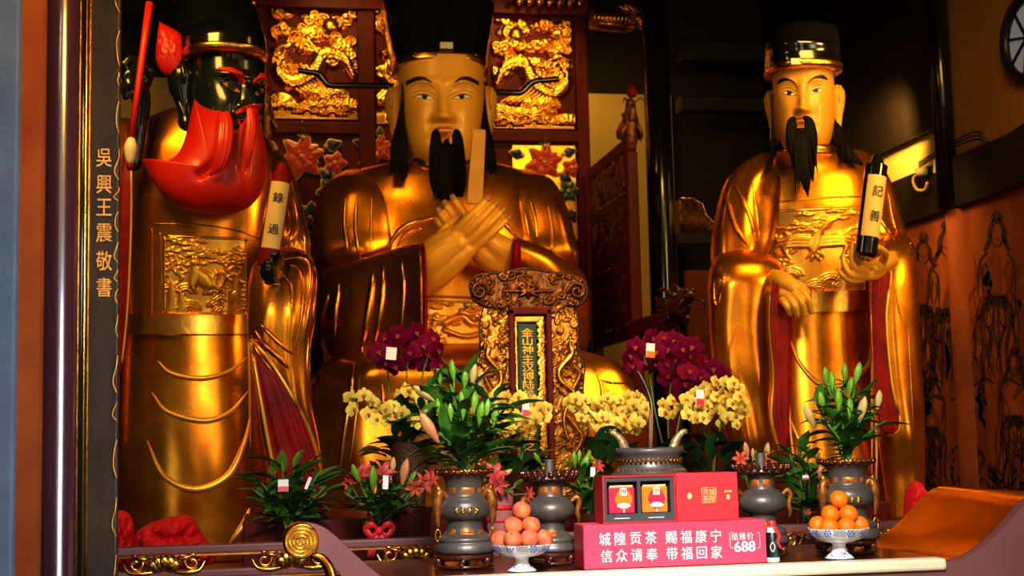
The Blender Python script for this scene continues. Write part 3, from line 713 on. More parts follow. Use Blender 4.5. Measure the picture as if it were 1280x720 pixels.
def badge(root, bv, pxs, h, amp, name='embroidered_badge'):
    x0, x1, y0, y1, sl = pxs; nx, ny = h.nx, h.ny
    pts = {}
    for j in range(0, ny+1):
        for i in range(0, nx+1):
            px = x0+(x1-x0)*i/nx; py = y1-(y1-y0)*j/ny + sl*(i/nx-.5)
            p = hit(bv, px, py, .006+amp*h.H[j, i])
            pts[i, j] = p
    last = None
    mb = MB()
    for j in range(ny+1):
        for i in range(nx+1):
            p = pts[i, j] or last or at((x0+x1)/2, (y0+y1)/2, 9); last = p; mb.v.append(tuple(p))
    mb.f = [(j*(nx+1)+i, j*(nx+1)+i+1, (j+1)*(nx+1)+i+1, (j+1)*(nx+1)+i) for j in range(ny) for i in range(nx)]; mb.m = [0]*len(mb.f)
    b = mb.build(name, BADGE, root)
    fr = MB()
    for (a, c) in (((x0,y0-sl*.5),(x1,y0+sl*.5)), ((x0,y1-sl*.5),(x1,y1+sl*.5)), ((x0,y0-sl*.5),(x0,y1-sl*.5)), ((x1,y0+sl*.5),(x1,y1+sl*.5))):
        ridge(fr, bv, [a, ((a[0]+c[0])/2, (a[1]+c[1])/2), c], .010, 20, .004, False)
    fr.build('badge_border', GOLDB, b)
    return b
def rocks_waves(h, rnd, asp):
    for k in range(16):
        x = rnd.uniform(0, 1); y = rnd.uniform(.0, .28)*asp
        for j in range(3): h.stroke([(x+(.13-.035*j)*math.cos(a), y+(.10-.03*j)*math.sin(a)) for a in np.linspace(0, PI, 10)], .012, .45+.1*j)
    for x, hh in ((.08,.42),(.9,.45),(.78,.3),(.2,.28)):
        h.stroke([(x, 0, 1.6), (x+.01, hh*asp*.5, 1.2), (x-.01, hh*asp, .3)], .055, .6)
    for k in range(22):
        x, y = rnd.uniform(.05, .95), rnd.uniform(.62, .97)*asp
        h.stroke([(x-.09, y), (x-.03, y+.012), (x+.03, y-.008), (x+.09, y+.004)], .016, .5, 8); h.spiral(x, y+.015, .03, 1.2, .009, .6)
    for k in range(44):
        x, y = rnd.choice((rnd.uniform(0,.25), rnd.uniform(.75,1))), rnd.uniform(.2, .7)*asp
        h.stroke([(x, y), (x+rnd.uniform(-.06,.06), y+.05), (x+rnd.uniform(-.08,.08), y+.09)], .011, .5, 8)
DZ = .80
def clampz(mb): mb.v = [(x, y, max(z, DZ+.003)) for x, y, z in mb.v]
# ================================================================== RIGHT JUDGE
C0 = at(1030, 655, 9.2)
RJ = thing('judge_statue', 'standing gilded statue with pale face and thin black beard on the right', 'statue', (C0.x, C0.y, DZ))
robe = loft_rows([(186,988,1036,9.2,.9),(192,966,1066,9.2,.7),(203,944,1084,9.2,.62),(222,925,1100,9.2,.58),(260,922,1108,9.2,.55),(300,938,1106,9.2,.55),(350,952,1106,9.2,.55),(390,962,1102,9.2,.55),(450,962,1106,9.2,.56),(520,962,1116,9.2,.58),(600,962,1124,9.2,.6),(690,962,1128,9.2,.6)], 70, 72); clampz(robe)
RJB = [robe.bvh()]
robe.build('robe', GOLD, RJ)
ua = loft_rows([(193,948,975,9.15,.9),(203,930,985,9.12,.75),(225,909,982,9.08,.7),(262,897,975,9.05,.7),(300,891,966,9.0,.75),(325,890,955,8.98,.8),(340,900,940,9.0,.8)], 44, 56, pl=.05, pk=7)
ua.build('upper_sleeve', GOLD, RJ)
ub = loft_rows([(190,1045,1078,9.15,.9),(205,1050,1098,9.12,.75),(230,1060,1113,9.08,.7),(265,1068,1124,9.05,.7),(300,1074,1132,9.0,.75),(325,1085,1134,9.0,.8),(338,1098,1128,9.0,.8)], 44, 56, pl=.05, pk=7)
ub.build('upper_sleeve', GOLD, RJ)
ls = loft_rows([(312,915,940,8.95,.9),(320,896,962,8.86,.75),(335,889,975,8.78,.7),(360,886,982,8.75,.62),(410,888,974,8.75,.6),(460,892,972,8.75,.6),(500,901,970,8.75,.6),(545,908,972,8.75,.6),(568,925,975,8.75,.55),(580,948,968,8.75,.5)], 60, 56, pl=.07, pk=8, plf=lambda t: t)
ls.build('hanging_sleeve', GOLD, RJ)
rs = loft_rows([(292,1108,1128,8.95,.9),(302,1098,1138,8.86,.8),(320,1088,1143,8.78,.72),(360,1088,1146,8.75,.65),(420,1090,1149,8.75,.6),(480,1093,1152,8.75,.6),(540,1098,1155,8.75,.6),(600,1105,1155,8.8,.6),(650,1112,1152,8.8,.55)], 60, 56, pl=.07, pk=7, plf=lambda t: t)
rs.build('hanging_sleeve', GOLD, RJ)
lin = loft_rows([(342,972,982,8.58,.4),(352,966,987,8.52,.35),(400,963,989,8.5,.3),(470,968,988,8.5,.3),(515,966,987,8.5,.35),(545,971,985,8.5,.4),(565,976,981,8.5,.4)], 40, 32, pl=.25, pk=6)
linb = loft_rows([(332,1098,1108,8.56,.4),(345,1091,1112,8.5,.35),(400,1090,1109,8.48,.3),(480,1093,1116,8.48,.3),(515,1096,1123,8.48,.3),(534,1102,1124,8.48,.35),(543,1108,1117,8.48,.4)], 40, 32, pl=.25, pk=6)
lin.build('sleeve_lining', REDL, RJ); linb.build('sleeve_lining', REDL, RJ)
RA = [ua.bvh(), ub.bvh(), ls.bvh(), rs.bvh(), lin.bvh(), linb.bvh(), robe.bvh()]
def tr(mb, pts, r=.012, res=40):
    c = curve(pts, res); P = [hit(RA, x, y, .004) or at(x, y, 8.5) for x, y in c]; Yv = np.array([p.y for p in P])
    for i in range(1, len(P)-1): P[i] = at(c[i][0], c[i][1], float(np.median(Yv[max(0,i-3):i+4])) - .006)
    mb.tube(P, r, 6)
mb = MB(); tr(mb, [(978,338),(966,348),(962,400),(967,470),(964,520),(971,552),(978,566)]); mb.build('cuff_edge', FOLDG, RJ)
mb = MB(); tr(mb, [(1106,312),(1112,330),(1113,350),(1108,400),(1115,480),(1124,520),(1122,538),(1110,545)]); mb.build('cuff_edge', FOLDG, RJ)
ridge_parts('sleeve_fold', GOLD, RJ, RA, (([(905,235),(918,280),(938,312)],.022), ([(915,225),(935,265),(945,305)],.018), ([(940,225),(945,265),(950,305)],.015), ([(896,340),(905,350),(898,372)],.018), ([(893,345),(893,375),(898,380),(902,360)],.012), ([(920,400),(912,440),(915,480)],.010), ([(1118,345),(1122,380),(1130,415)],.008), ([(1090,235),(1098,270),(1118,300)],.018), ([(1110,240),(1116,275),(1125,300)],.014), ([(935,480),(930,520),(938,560)],.010), ([(1135,400),(1138,470),(1142,540)],.010), ([(1138,240),(1138,300),(1140,302)],.008)), n=24, off=-.004)
belt = MB(); bl = []
for i in range(33):
    px = 1012+(1090-1012)*i/32; bl.append([hit(RJB, px, y+ -2*(i/32), .0) for y in (365, 391)])
R_ = []
for a, b in bl:
    u = Vector((0, -.035, 0)); R_.append([a+Vector((0,.01,0)), a+u, b+u, b+Vector((0,.01,0))])
belt.rings(R_, closed=True); belt.build('belt', GOLDB, RJ, auto=40)
ridge_parts('skirt_fold', FOLDG, RJ, RJB, (([(986,420),(1000,455),(1028,482),(1062,478),(1085,455),(1089,425)],.020), ([(985,520),(1005,560),(1030,575)],.018), ([(1092,395),(1093,480),(1096,560),(1094,640)],.014), ([(985,395),(984,470),(990,560),(1000,600)],.012), ([(1088,392),(1090,470),(1090,600)],.010)), n=40)
h = HM(100, 106, 1.06); rnd = random.Random(21); rocks_waves(h, rnd, 1.06)
h.stroke([(.62,.90,.5),(.60,.86,1),(.54,.80,.6),(.50,.72,1.5),(.47,.62,1.9),(.46,.52,.6)], .045, 1.0, 40)                 # crane: head, neck, body
h.stroke([(.62,.90),(.70,.93)], .012, .9); h.stroke([(.46,.52),(.44,.42)], .014, .8); h.stroke([(.46,.52),(.52,.42)], .014, .8)
for sg in (-1, 1):
    for k in range(6): h.stroke([(.48+sg*.05, .70-.02*k, 1.2), (.48+sg*(.22+.02*k), .72-.025*k, 1), (.48+sg*(.42-.03*k), .66-.045*k, .3)], .026, .75+.04*(k % 2), 14)
for k in range(5): h.stroke([(.47,.56,1),(.42+.03*k,.50,.8),(.38+.045*k,.45,.3)], .018, .7, 8)
badge(RJ, RJB, (963, 1081, 262, 366, -5), h, .022)
mb = MB(); ridge(mb, RJB, [(958,254),(1000,250),(1050,246),(1092,246)], .007, 30, 0, False); mb.build('chest_seam', GOLD, RJ)
H = Head(at(1005, 124, 9.12), 39*mpp(1005, 9.0), 74*mpp(1005, 9.0), yaw=math.radians(-24), tilt=0, top=.52)
H.mesh().build('head', SKIN, RJ)
EYM = [WHITE, mat('brown_iris', (.07,.028,.012), None, 0, .2, 30), INK]
for sg in (-1, 1):
    H.eye(sg, EYM, RJ); H.ear(sg, SKIN, RJ)
    H.strip([(sg*.14,.02,.005),(sg*.19,.13,.007),(sg*.32,.205,.012),(sg*.50,.245,.026),(sg*.70,.245,.036),(sg*.82,.215,.010)], .006).build('eyebrow', INK, RJ)
mb = MB(); H.strip([(-.22,-.475,.006),(-.1,-.462,.022),(0,-.47,.016),(.1,-.462,.022),(.22,-.475,.006)], .003, mb=mb); H.strip([(-.19,-.52,.005),(0,-.535,.028),(.19,-.52,.005)], .003, mb=mb); mb.build('lips', LIPS, RJ)
loft_rows([(178,988,1033,9.12,.9),(205,986,1038,9.14,.9)], 8, 40).build('neck', SKIN, RJ)
cl = loft_rows([(183,988,1034,9.08,.95),(187,980,1040,9.08,.95),(197,978,1044,9.1,.95),(201,986,1040,9.1,.9)], 16, 56); cl.build('collar', GOLDB, RJ)
rnd = random.Random(4); mb = MB(); yb = 8.72
lock(mb, [(994,147,8.76),(990,153,8.74),(990,175,8.73),(995,200,8.72),(998,226,8.70)], [2,6,8,6,.5]); lock(mb, [(1004,146,8.76),(1011,152,8.74),(1014,172,8.73),(1014,198,8.72),(1016,228,8.70)], [2,6,8,6.5,.5])
lock(mb, [(1002,160,8.74),(1003,183,8.72),(1006,215,8.70),(1010,246,8.68)], [5,11,9,.5])
wisps(mb, (1003,1010), 165, 246, 8.72, 8.66, (11, 16), rnd, 22, 1.2)
mb.build('beard', HAIR, RJ)
for sg, p, w in ((-1, [(965,118,9.1),(966,150,9.06),(967,185,8.95),(960,212,8.86)], [1,1.5,4,2]), (1, [(1043,95,9.1),(1044,130,9.1),(1047,160,9.05),(1056,188,8.92),(1078,206,8.86)], [1,1.6,5,8,2])):
    mb = MB(); lock(mb, p, w, .5); x = p[-2]
    for k in range(6): lock(mb, [(x[0]+rnd.uniform(-4,4), x[1]-10, x[2]), (x[0]+rnd.uniform(-7,12 if sg > 0 else 5), x[1]+rnd.uniform(12,26), x[2]-.06)], [1.5,.3], 1, 10, 2)
    mb.build('side_hair', HAIR, RJ)
hat = thing  # (keeps the name free)
mbh = loft_rows([(34,978,1028,9.22,1.0),(36,970,1036,9.22,1),(44,963,1042,9.22,1),(60,960,1044,9.2,1),(80,961,1045,9.17,1),(94,964,1046,9.14,1)], 30, 60, n=2.6); ht = mbh.build('hat', BLACK, RJ)
fr = loft_rows([(55,975,1030,9.0,.8),(57,966,1038,9.02,.85),(64,961,1042,9.05,.95),(78,960,1044,9.08,1.0),(92,962,1046,9.08,1.02)], 20, 60, n=2.6); fr.build('hat_front_tier', BLACK, ht)
loft_rows([(85,961,1046,9.08,1.04),(87,960,1047,9.08,1.05),(92,961,1047,9.08,1.05),(94,962,1046,9.08,1.03)], 8, 60, n=2.6).build('hat_band', GOLDB, ht)
p = hit(fr.bvh(), 995, 77, .012); MB().box(p, (.075, .02, .045), rz=-.1).build('jade_ornament', JADE, ht, smooth=False, bevel=.004)
# hands
hand(RJ, 'hand', SKINW, [[(966,346,8.64,10),(978,352,8.54,13),(992,361,8.47,10.5)], [(965,362,8.64,10),(976,366,8.54,11),(986,371,8.48,9)]],
     [[(998,361,8.44,5.6),(1009,372,8.39,4.8),(1014,390,8.42,3.7)], [(991,367,8.43,5.6),(1001,377,8.38,4.8),(1005,393,8.41,3.7)], [(984,371,8.44,5.4),(992,381,8.39,4.7),(996,394,8.42,3.6)], [(977,374,8.46,5.2),(983,383,8.41,4.4),(987,393,8.44,3.4)], [(990,353,8.47,5.6),(1002,358,8.46,4.8),(1010,366,8.47,3.8)]], .006, nails=False, sm=3)
hand(RJ, 'hand', SKINW, [[(1112,326,8.62,11),(1102,331,8.54,11),(1091,336,8.46,9.5)], [(1106,337,8.58,9),(1094,342,8.5,9),(1082,345,8.44,7)]],
     [[(1087,334,8.43,5.6),(1077,327,8.38,4.8),(1074,314,8.36,4.3),(1075,301,8.37,3.5)], [(1083,340,8.42,5.6),(1069,336,8.36,4.8),(1065,322,8.35,4.3),(1066,306,8.37,3.5)], [(1080,345,8.42,5.4),(1064,344,8.36,4.7),(1056,333,8.35,4.1),(1054,320,8.37,3.3)], [(1078,349,8.43,5),(1064,351,8.38,4.2),(1053,344,8.37,3.7),(1048,336,8.39,3.0)], [(1103,327,8.47,6),(1106,317,8.38,5.2),(1098,310,8.31,4.6),(1090,311,8.28,3.8)]], .006, nails=False, sm=3)
def rolled_scroll(name, label, top, bot, Y, hw, body, capm, s0, s1, text, fs):
    A, Bv = at(*top, Y), at(*bot, Y); s = mpp(top[0], Y); d = (Bv-A); L = d.length; d.normalize(); xd = Vector((1,0,0)); xd = (xd-d*xd.dot(d)).normalized()
    t = thing(name, label, 'scroll', Bv); r = hw*s
    MB().tube([A+d*.02, Bv-d*.01], [r, r], 28).build('roll', body, t, auto=40)
    mb = MB(); mb.tube([A-d*.05, A-d*.04, A, A+d*.03], [r*.35, r*.5, r*.62, r*1.04], 20); mb.build('end_cap', capm, t, auto=40); mb = MB(); mb.tube([Bv-d*.02, Bv, Bv+d*.02], [r*1.03, r*1.03, r*.7], 20); mb.build('end_cap', capm, t, auto=40)
    fr_ = d.cross(xd); fr_ = fr_ if fr_.y < 0 else -fr_
    def lab(u, v): a = (u-.5)*2.1; return A+d*(L*(s0+(s1-s0)*v)) + xd*(r*1.03*math.sin(a)) + fr_*(r*1.03*math.cos(a))
    lb = MB().grid(lab, 16, 4).build('paper_label', CREAM, t)
    for ch, f in text:
        m2 = MB(); put_text(m2, ch, A+d*(L*f)+fr_*(r*1.07), fs*s, xd, -d, .01); m2.build('character', INK, lb, smooth=False)
    return t
rolled_scroll('rolled_scroll', 'black rolled scroll with cream label held upright by the right statue', (1096,203), (1082,318), 8.28, 14, BLACK, BLACK, .16, .82, (('記', .33), ('善', .60)), 15)
# ================================================================== LEFT JUDGE
C0 = at(245, 690, 9.0)
LJ = thing('judge_statue', 'standing gilded statue with black face and huge red beard on the left', 'statue', (C0.x, C0.y, DZ))
robe = loft_rows([(142,205,285,9.0,.9),(150,185,300,9.0,.75),(163,166,325,9.0,.62),(190,150,345,9.0,.58),(230,143,352,9.0,.55),(300,143,348,9.0,.55),(360,146,332,9.0,.55),(400,150,322,9.0,.56),(440,148,326,9.0,.57),(520,146,332,9.0,.6),(600,146,338,9.0,.62),(660,148,338,9.0,.62),(720,150,332,9.0,.6)], 76, 72); clampz(robe)
LJB = [robe.bvh()]; robe.build('robe', GOLD, LJ)
ub = loft_rows([(190,318,350,9.0,.9),(205,318,362,8.95,.75),(240,330,374,8.9,.7),(275,336,382,8.85,.7),(305,340,388,8.8,.75),(325,350,388,8.8,.75),(335,362,382,8.8,.7)], 40, 56, pl=.06, pk=7); ub.build('upper_sleeve', GOLD, LJ)
rs = loft_rows([(312,345,375,8.55,.8),(319,330,388,8.48,.7),(335,315,394,8.4,.65),(360,310,396,8.35,.62),(400,309,394,8.32,.6),(440,312,388,8.32,.58),(490,320,388,8.32,.55),(550,328,398,8.35,.5),(600,340,404,8.38,.45),(640,350,404,8.4,.4)], 60, 64, pl=.08, pk=9, plf=lambda t: .2+t); rs.build('hanging_sleeve', GOLD, LJ)
lo = loft_rows([(150,130,168,9.05,.8),(175,118,168,9.0,.7),(240,110,162,8.9,.65),(330,108,158,8.85,.6),(420,110,152,8.85,.6),(500,112,149,8.85,.6),(560,118,146,8.85,.5)], 40, 48); lo.build('raised_sleeve', GOLD, LJ)
lin2 = loft_rows([(196,156,168,8.62,.4),(230,151,166,8.58,.3),(300,149,164,8.58,.3),(380,148,160,8.58,.3),(450,147,154,8.58,.3),(470,147,151,8.58,.4)], 30, 32, pl=.2, pk=5); lin2.build('sleeve_lining', REDL, LJ)
lin = loft_rows([(432,315,321,8.10,.6),(450,317,338,8.06,.3),(500,326,368,8.04,.22),(550,335,388,8.05,.2),(600,345,401,8.06,.2),(640,352,402,8.08,.2)], 44, 56, pl=.5, pk=9, plf=lambda t: t); lin.build('sleeve_lining', REDL, LJ)
RA = [ub.bvh(), rs.bvh(), lin.bvh(), robe.bvh(), lo.bvh(), lin2.bvh()]
mb = MB()
tr(mb, [(314,428),(318,455),(326,500),(335,550),(343,590),(347,615)], .013); mb.build('cuff_edge', FOLDG, LJ)
mb = MB(); tr(mb, [(314,425),(335,448),(362,490),(385,535),(398,575),(402,612)], .012); mb.build('cuff_edge', FOLDG, LJ)
mb = MB(); tr(mb, [(164,200),(164,260),(162,330),(158,400),(152,455)], .008); mb.build('cuff_edge', FOLDG, LJ)
ridge_parts('sleeve_fold', GOLD, LJ, RA, (([(352,325),(375,322),(388,335),(386,380),(378,430)],.020), ([(345,335),(368,333),(378,350),(376,400),(366,440)],.016), ([(335,345),(355,345),(364,362),(364,400)],.013), ([(385,320),(394,345),(391,400)],.016), ([(365,240),(372,280),(357,312)],.020), ([(358,250),(362,285),(348,310)],.014), ([(318,412),(330,430),(350,448),(362,462)],.022), ([(314,418),(322,440),(345,470)],.014), ([(325,405),(345,425),(368,445)],.018), ([(350,310),(366,312),(384,318)],.014), ([(386,420),(384,460),(392,520)],.014)), n=24, off=-.003)
belt = MB(); R_ = []
for i in range(33):
    px = 161+(311-161)*i/32; a, b = hit(LJB, px, 393+2*i/32), hit(LJB, px, 418); u = Vector((0, -.035, 0)); R_.append([a+Vector((0,.01,0)), a+u, b+u, b+Vector((0,.01,0))])
belt.rings(R_); belt.build('belt', GOLDB, LJ, auto=40)
ridge_parts('skirt_fold', FOLDG, LJ, LJB, (([(197,451),(215,467),(252,473),(285,465),(308,447)],.018), ([(190,491),(210,515),(255,526),(288,515),(310,489)],.020), ([(184,551),(205,595),(245,612),(285,595),(305,555),(313,520)],.024), ([(286,680),(305,655),(312,635)],.020), ([(310,418),(312,480),(313,560)],.010)), n=40)
h = HM(100, 94, .94); rnd = random.Random(22); rocks_waves(h, rnd, .94)
h.stroke([(.34,.36,1.2),(.37,.48,1.6),(.36,.58,1.1)], .05, .9, 20); h.ell(.36,.62,.055,.055,1.1); h.stroke([(.40,.50,1.3),(.50,.42,1.8),(.56,.36,1.3)], .06, .85, 20); h.stroke([(.38,.48),(.34,.32),(.36,.30)], .022, .9); h.stroke([(.58,.36),(.68,.34),(.74,.46),(.72,.52)], .016, .8, 20)
h.ell(.64,.50,.04,.045,1.0); h.stroke([(.63,.47,1.2),(.62,.36,1.4),(.68,.30,1.0)], .035, .8, 14); h.stroke([(.33,.66),(.345,.69)], .012, 1); h.stroke([(.39,.66),(.38,.69)], .012, 1)
badge(LJ, LJB, (206, 308, 297, 392, 4), h, .024)
mb = MB()
ridge(mb, LJB, [(190,280),(240,280),(290,287),(325,298)], .006, 30, 0, False); ridge(mb, LJB, [(200,290),(202,340),(204,392)], .006, 30, 0, False); ridge(mb, LJB, [(190,285),(190,340),(190,392)], .005, 30, 0, False); mb.build('chest_seam', GOLD, LJ)
# head turned to the picture's right
H = Head(at(282, 121, 8.85), 47*mpp(284, 8.8), 74*mpp(284, 8.8), yaw=math.radians(33), stern=1, wide=1.06, top=.72)
hd = H.mesh(); hd.build('head', BLKSKIN, LJ)
REDP = BEARDR
for sg in (-1, 1):
    H.eye(sg, [mat('red_eye_white', (.55,.22,.08), None, 0, .25, 10), INK, INK], LJ, open_=.075, tilt=.07)
    mb = MB(); H.strip([(sg*.12,.10,.03),(sg*.28,.19,.055),(sg*.46,.27,.065),(sg*(.62 if sg > 0 else .76),.31,.03)], .022, 24, 8, mb); mb.build('eyebrow', REDP, LJ)
H.ear(-1, BLKSKIN, LJ, z0=-.72, z1=.55, y=.30, sc=1.5)
H.ear(1, BLKSKIN, LJ, z0=-.5, z1=.4, y=.3, sc=1.0)
mb = MB(); H.strip([(-.40,-.47,.02),(-.2,-.385,.05),(0,-.37,.03),(.2,-.385,.05),(.40,-.47,.02)], .03, 24, 8, mb); mb.build('moustache', REDP, LJ)
mb = MB(); H.strip([(-.24,-.56,.01),(0,-.545,.05),(.24,-.56,.01)], .008, mb=mb); mb.build('mouth', mat('dark_teeth', (.05,.07,.09), None, 0, .2, 9), LJ)
mb = MB(); H.strip([(-.30,-.55,.008),(-.2,-.64,.03),(0,-.67,.035),(.2,-.64,.03),(.30,-.55,.008)], .02, mb=mb); mb.build('lips', REDP, LJ)
out = [(243,124),(252,132),(266,138),(279,141),(284,158),(298,164),(312,158),(316,140),(322,136),(327,160),(332,185),(333,212),(328,238),(315,256),(295,266),(266,269),(238,264),(212,250),(194,232),(184,215),(178,200),(196,205),(212,200),(224,190),(232,170),(238,145)]
def groove(x, y, s):
    d = 0
    for pts, wd, a in (([(281,150),(279,185),(272,210),(252,224)], 5, .05), ([(311,160),(306,195),(304,220)], 4, .03)):
        for (x0, y0), (x1, y1) in zip(pts[:-1], pts[1:]):
            t = max(0, min(1, ((x-x0)*(x1-x0)+(y-y0)*(y1-y0))/((x1-x0)**2+(y1-y0)**2))); q = math.hypot(x-x0-t*(x1-x0), y-y0-t*(y1-y0)); d = min(d, -a*math.exp(-(q/wd)**2))
    return d
inflate(out, (266, 218), 8.56, .17, 160, 26, fn=groove).build('beard', BEARDR, LJ)
mb = MB()
lock(mb, [(279,140,8.36),(282,155,8.32),(280,180,8.30),(274,205,8.32),(262,220,8.37)], [6,9,10,8,1], .4); lock(mb, [(312,134,8.36),(314,155,8.34),(311,185,8.34),(309,210,8.37)], [4,6,6,1], .4)
mb.build('moustache_curl', BEARDR, LJ)
loft_rows([(140,238,300,8.95,.9),(172,232,300,8.98,.9)], 8, 40).build('neck', BLKSKIN, LJ)
# hat with two domes
mbh = loft_rows([(-14,240,295,9.05,1),(-8,228,305,9.05,1),(8,219,318,9.05,1),(35,216,328,9.0,1),(68,220,330,8.95,1)], 30, 60); ht = mbh.build('hat', BLACK, LJ)
fr = loft_rows([(29,262,312,8.78,.9),(32,248,322,8.78,.95),(42,236,330,8.78,1),(58,230,333,8.78,1.02),(72,230,333,8.78,1.03)], 24, 64); fr.build('hat_front_tier', BLACK, ht)
loft_rows([(66,229,334,8.78,1.04),(68,228,335,8.78,1.05),(73,229,334,8.78,1.05),(76,231,333,8.78,1.02)], 8, 64).build('hat_band', GOLDB, ht)
p = hit(fr.bvh(), 321, 65, .012); MB().box(p, (.05, .02, .045), rz=.75).build('jade_ornament', JADE, ht, smooth=False, bevel=.004)
mb = inflate([(199,27),(212,34),(226,43),(229,60),(227,85),(220,96),(205,92),(196,80),(195,60),(197,42)], (212,62), 8.75, .07, 80, 12, fn=lambda x, y, s: .006*math.sin(x*2.2)); mb.build('hat_tassel', BEARDR, ht)
# raised black fist at the left
hand(LJ, 'hand', BLKSKIN, [[(168,205,8.6,10),(174,160,8.58,11),(177,130,8.55,12),(174,110,8.52,13)], [(160,112,8.5,11),(172,90,8.5,12)]],
     [[(176,80,8.46,7),(163,74,8.38,6.5),(154,80,8.36,5)], [(178,92,8.44,7),(164,90,8.36,6.5),(155,96,8.35,5)], [(178,104,8.44,7),(164,104,8.36,6.5),(155,110,8.36,5)], [(176,116,8.45,6),(164,117,8.38,5.5),(156,122,8.38,4.5)], [(182,110,8.46,6),(188,92,8.42,5.5),(184,84,8.4,4.5)]], .011, nails=False)
A, Bv = at(187, 3, 8.30), at(164, 172, 8.30); t = thing('writing_brush', 'long red lacquered writing brush with an ivory bulb held by the left statue', 'brush', Bv)
s = mpp(175, 8.3)
MB().tube([A, A.lerp(Bv, .35), A.lerp(Bv, .6), Bv], [5*s, 4.6*s, 4.2*s, 3.6*s], 16).build('handle', BEARDR, t)
d = (Bv-A).normalized(); d2 = Vector((d.x*.3, 0, d.z)).normalized()
MB().tube([Bv, Bv+d2*3*s, Bv+d2*14*s, Bv+d2*28*s, Bv+d2*34*s], [3*s, 5.5*s, 8.5*s, 6*s, 3*s], 18, res=20).build('ivory_bulb', IVORY, t)
MB().tube([Bv+d2*33*s, Bv+d2*38*s, Bv+d2*42*s], [4*s, 5*s, 3*s], 14).build('tip', REDL, t)
rolled_scroll('rolled_scroll', 'dark red rolled scroll with cream label held by the left statue', (353,214), (335,332), 8.2, 13, REDL, REDL, .13, .83, (('錄', .30), ('過', .63)), 14)
hand(LJ, 'hand', BLKSKIN, [[(358,338,8.3,10),(348,338,8.25,9)]], [[(348,330,8.22,6),(336,328,8.1,5),(328,331,8.12,4)], [(348,338,8.22,6),(336,337,8.1,5),(327,340,8.12,4)], [(348,346,8.24,6),(336,345,8.12,5),(329,347,8.14,4)], [(350,352,8.26,5),(340,352,8.16,4.5),(333,353,8.17,4)], [(352,328,8.24,5.5),(348,320,8.14,5),(340,318,8.1,4)]], .011, nails=False)
# ================================================================== CENTRAL STATUE
C0 = at(575, 640, 11.8)
CS = thing('central_statue', 'giant seated gilded statue with flared black hat and clasped raised hands', 'statue', (C0.x, C0.y, DZ))
robe = loft_rows([(203,520,596,12,.9),(207,496,612,12,.75),(213,455,645,12,.6),(224,428,668,12,.52),(240,411,682,12,.5),(265,400,696,12,.5),(300,397,712,12,.5),(350,395,724,12,.5),(400,400,728,12,.5),(450,404,732,12,.5),(500,410,735,12,.5)], 72, 84)
CB = [robe.bvh()]; robe.build('robe', GOLD, CS)
lap = loft_rows([(432,480,690,11.25,.4),(442,430,730,11.12,.42),(455,400,765,11.0,.42),(485,382,795,10.9,.40),(520,376,812,10.85,.42),(580,372,818,10.85,.42),(680,366,822,10.85,.42)], 50, 84, n=2.8, pl=.04, pk=11); clampz(lap); lap.build('lap_robe', GOLD, CS)
ua = loft_rows([(214,430,470,11.95,.9),(225,412,490,11.85,.75),(250,396,500,11.75,.65),(290,391,505,11.7,.62),(320,395,500,11.65,.6),(338,408,480,11.65,.55),(345,425,460,11.65,.5)], 44, 60, pl=.03, pk=7); ua.build('upper_sleeve', GOLD, CS)
ub = loft_rows([(214,635,668,11.95,.9),(226,625,690,11.85,.75),(255,622,706,11.75,.65),(295,625,718,11.7,.62),(325,632,724,11.65,.6),(342,645,720,11.65,.55),(350,665,705,11.65,.5)], 44, 60, pl=.03, pk=7); ub.build('upper_sleeve', GOLD, CS)
fa = loft_cols([(398,350,395,11.5,.15),(404,336,440,11.4,.25),(430,330,462,11.3,.30),(470,318,472,11.2,.30),(505,308,478,11.02,.28),(522,304,480,10.88,.26),(526,312,474,10.88,.2)], 44, 56); fa.build('hanging_sleeve', GOLD, CS)
fb = loft_cols([(642,300,345,11.1,.16),(648,298,352,11.15,.2),(680,310,380,11.25,.25),(705,325,430,11.35,.28),(725,338,450,11.45,.25),(734,360,430,11.5,.15)], 40, 50); fb.build('hanging_sleeve', GOLD, CS)
FA = [fa.bvh(), fb.bvh(), ua.bvh(), ub.bvh(), robe.bvh(), lap.bvh()]
def vtr(name, pts, r, m, Y):
    c = curve(pts, 40); MB().tube([at(x, y, Y) for x, y in c], r, 8).build(name, m, CS)
loft_cols([(522,318,440,10.84,.18),(526,306,470,10.84,.24),(529,304,472,10.84,.24),(531,316,460,10.84,.18)], 10, 48).build('sleeve_lining', REDL, CS)
loft_rows([(410,520,530,10.9,.5),(440,519,535,10.85,.4),(480,516,536,10.85,.4)], 12, 30).build('sleeve_lining', REDL, CS)
loft_cols([(637,306,342,11.0,.15),(641,300,346,11.0,.17),(645,299,348,11.05,.17),(648,306,345,11.05,.14)], 10, 40).build('sleeve_lining', REDL, CS)
ridge_parts('sleeve_fold', GOLDB, CS, FA, (([(412,365),(404,395),(402,430)],.030), ([(425,352),(420,385),(418,425)],.030), ([(468,335),(462,380),(452,440)],.034), ([(480,328),(477,380),(466,440)],.030), ([(500,312),(505,360),(500,430)],.018), ([(433,240),(430,280),(436,320)],.018), ([(447,238),(444,285),(450,325)],.022), ([(465,230),(464,280),(462,325)],.016), ([(484,312),(498,290),(520,278),(545,272)],.03), ([(494,312),(508,294),(530,284)],.022), ([(660,240),(668,270),(672,300)],.02), ([(648,235),(655,265),(662,300)],.016), ([(684,250),(690,290),(688,325)],.018), ([(610,270),(630,280),(648,300)],.028), ([(443,450),(437,500),(428,560),(424,600)],.022), ([(452,450),(447,500),(440,560),(432,600)],.012), ([(712,355),(715,390),(712,420)],.02), ([(475,470),(478,500),(470,540)],.014), ([(745,470),(760,478),(790,480)],.018), ([(755,500),(765,530),(760,570)],.02), ([(740,455),(752,490),(748,540)],.018)), n=24, off=-.008)
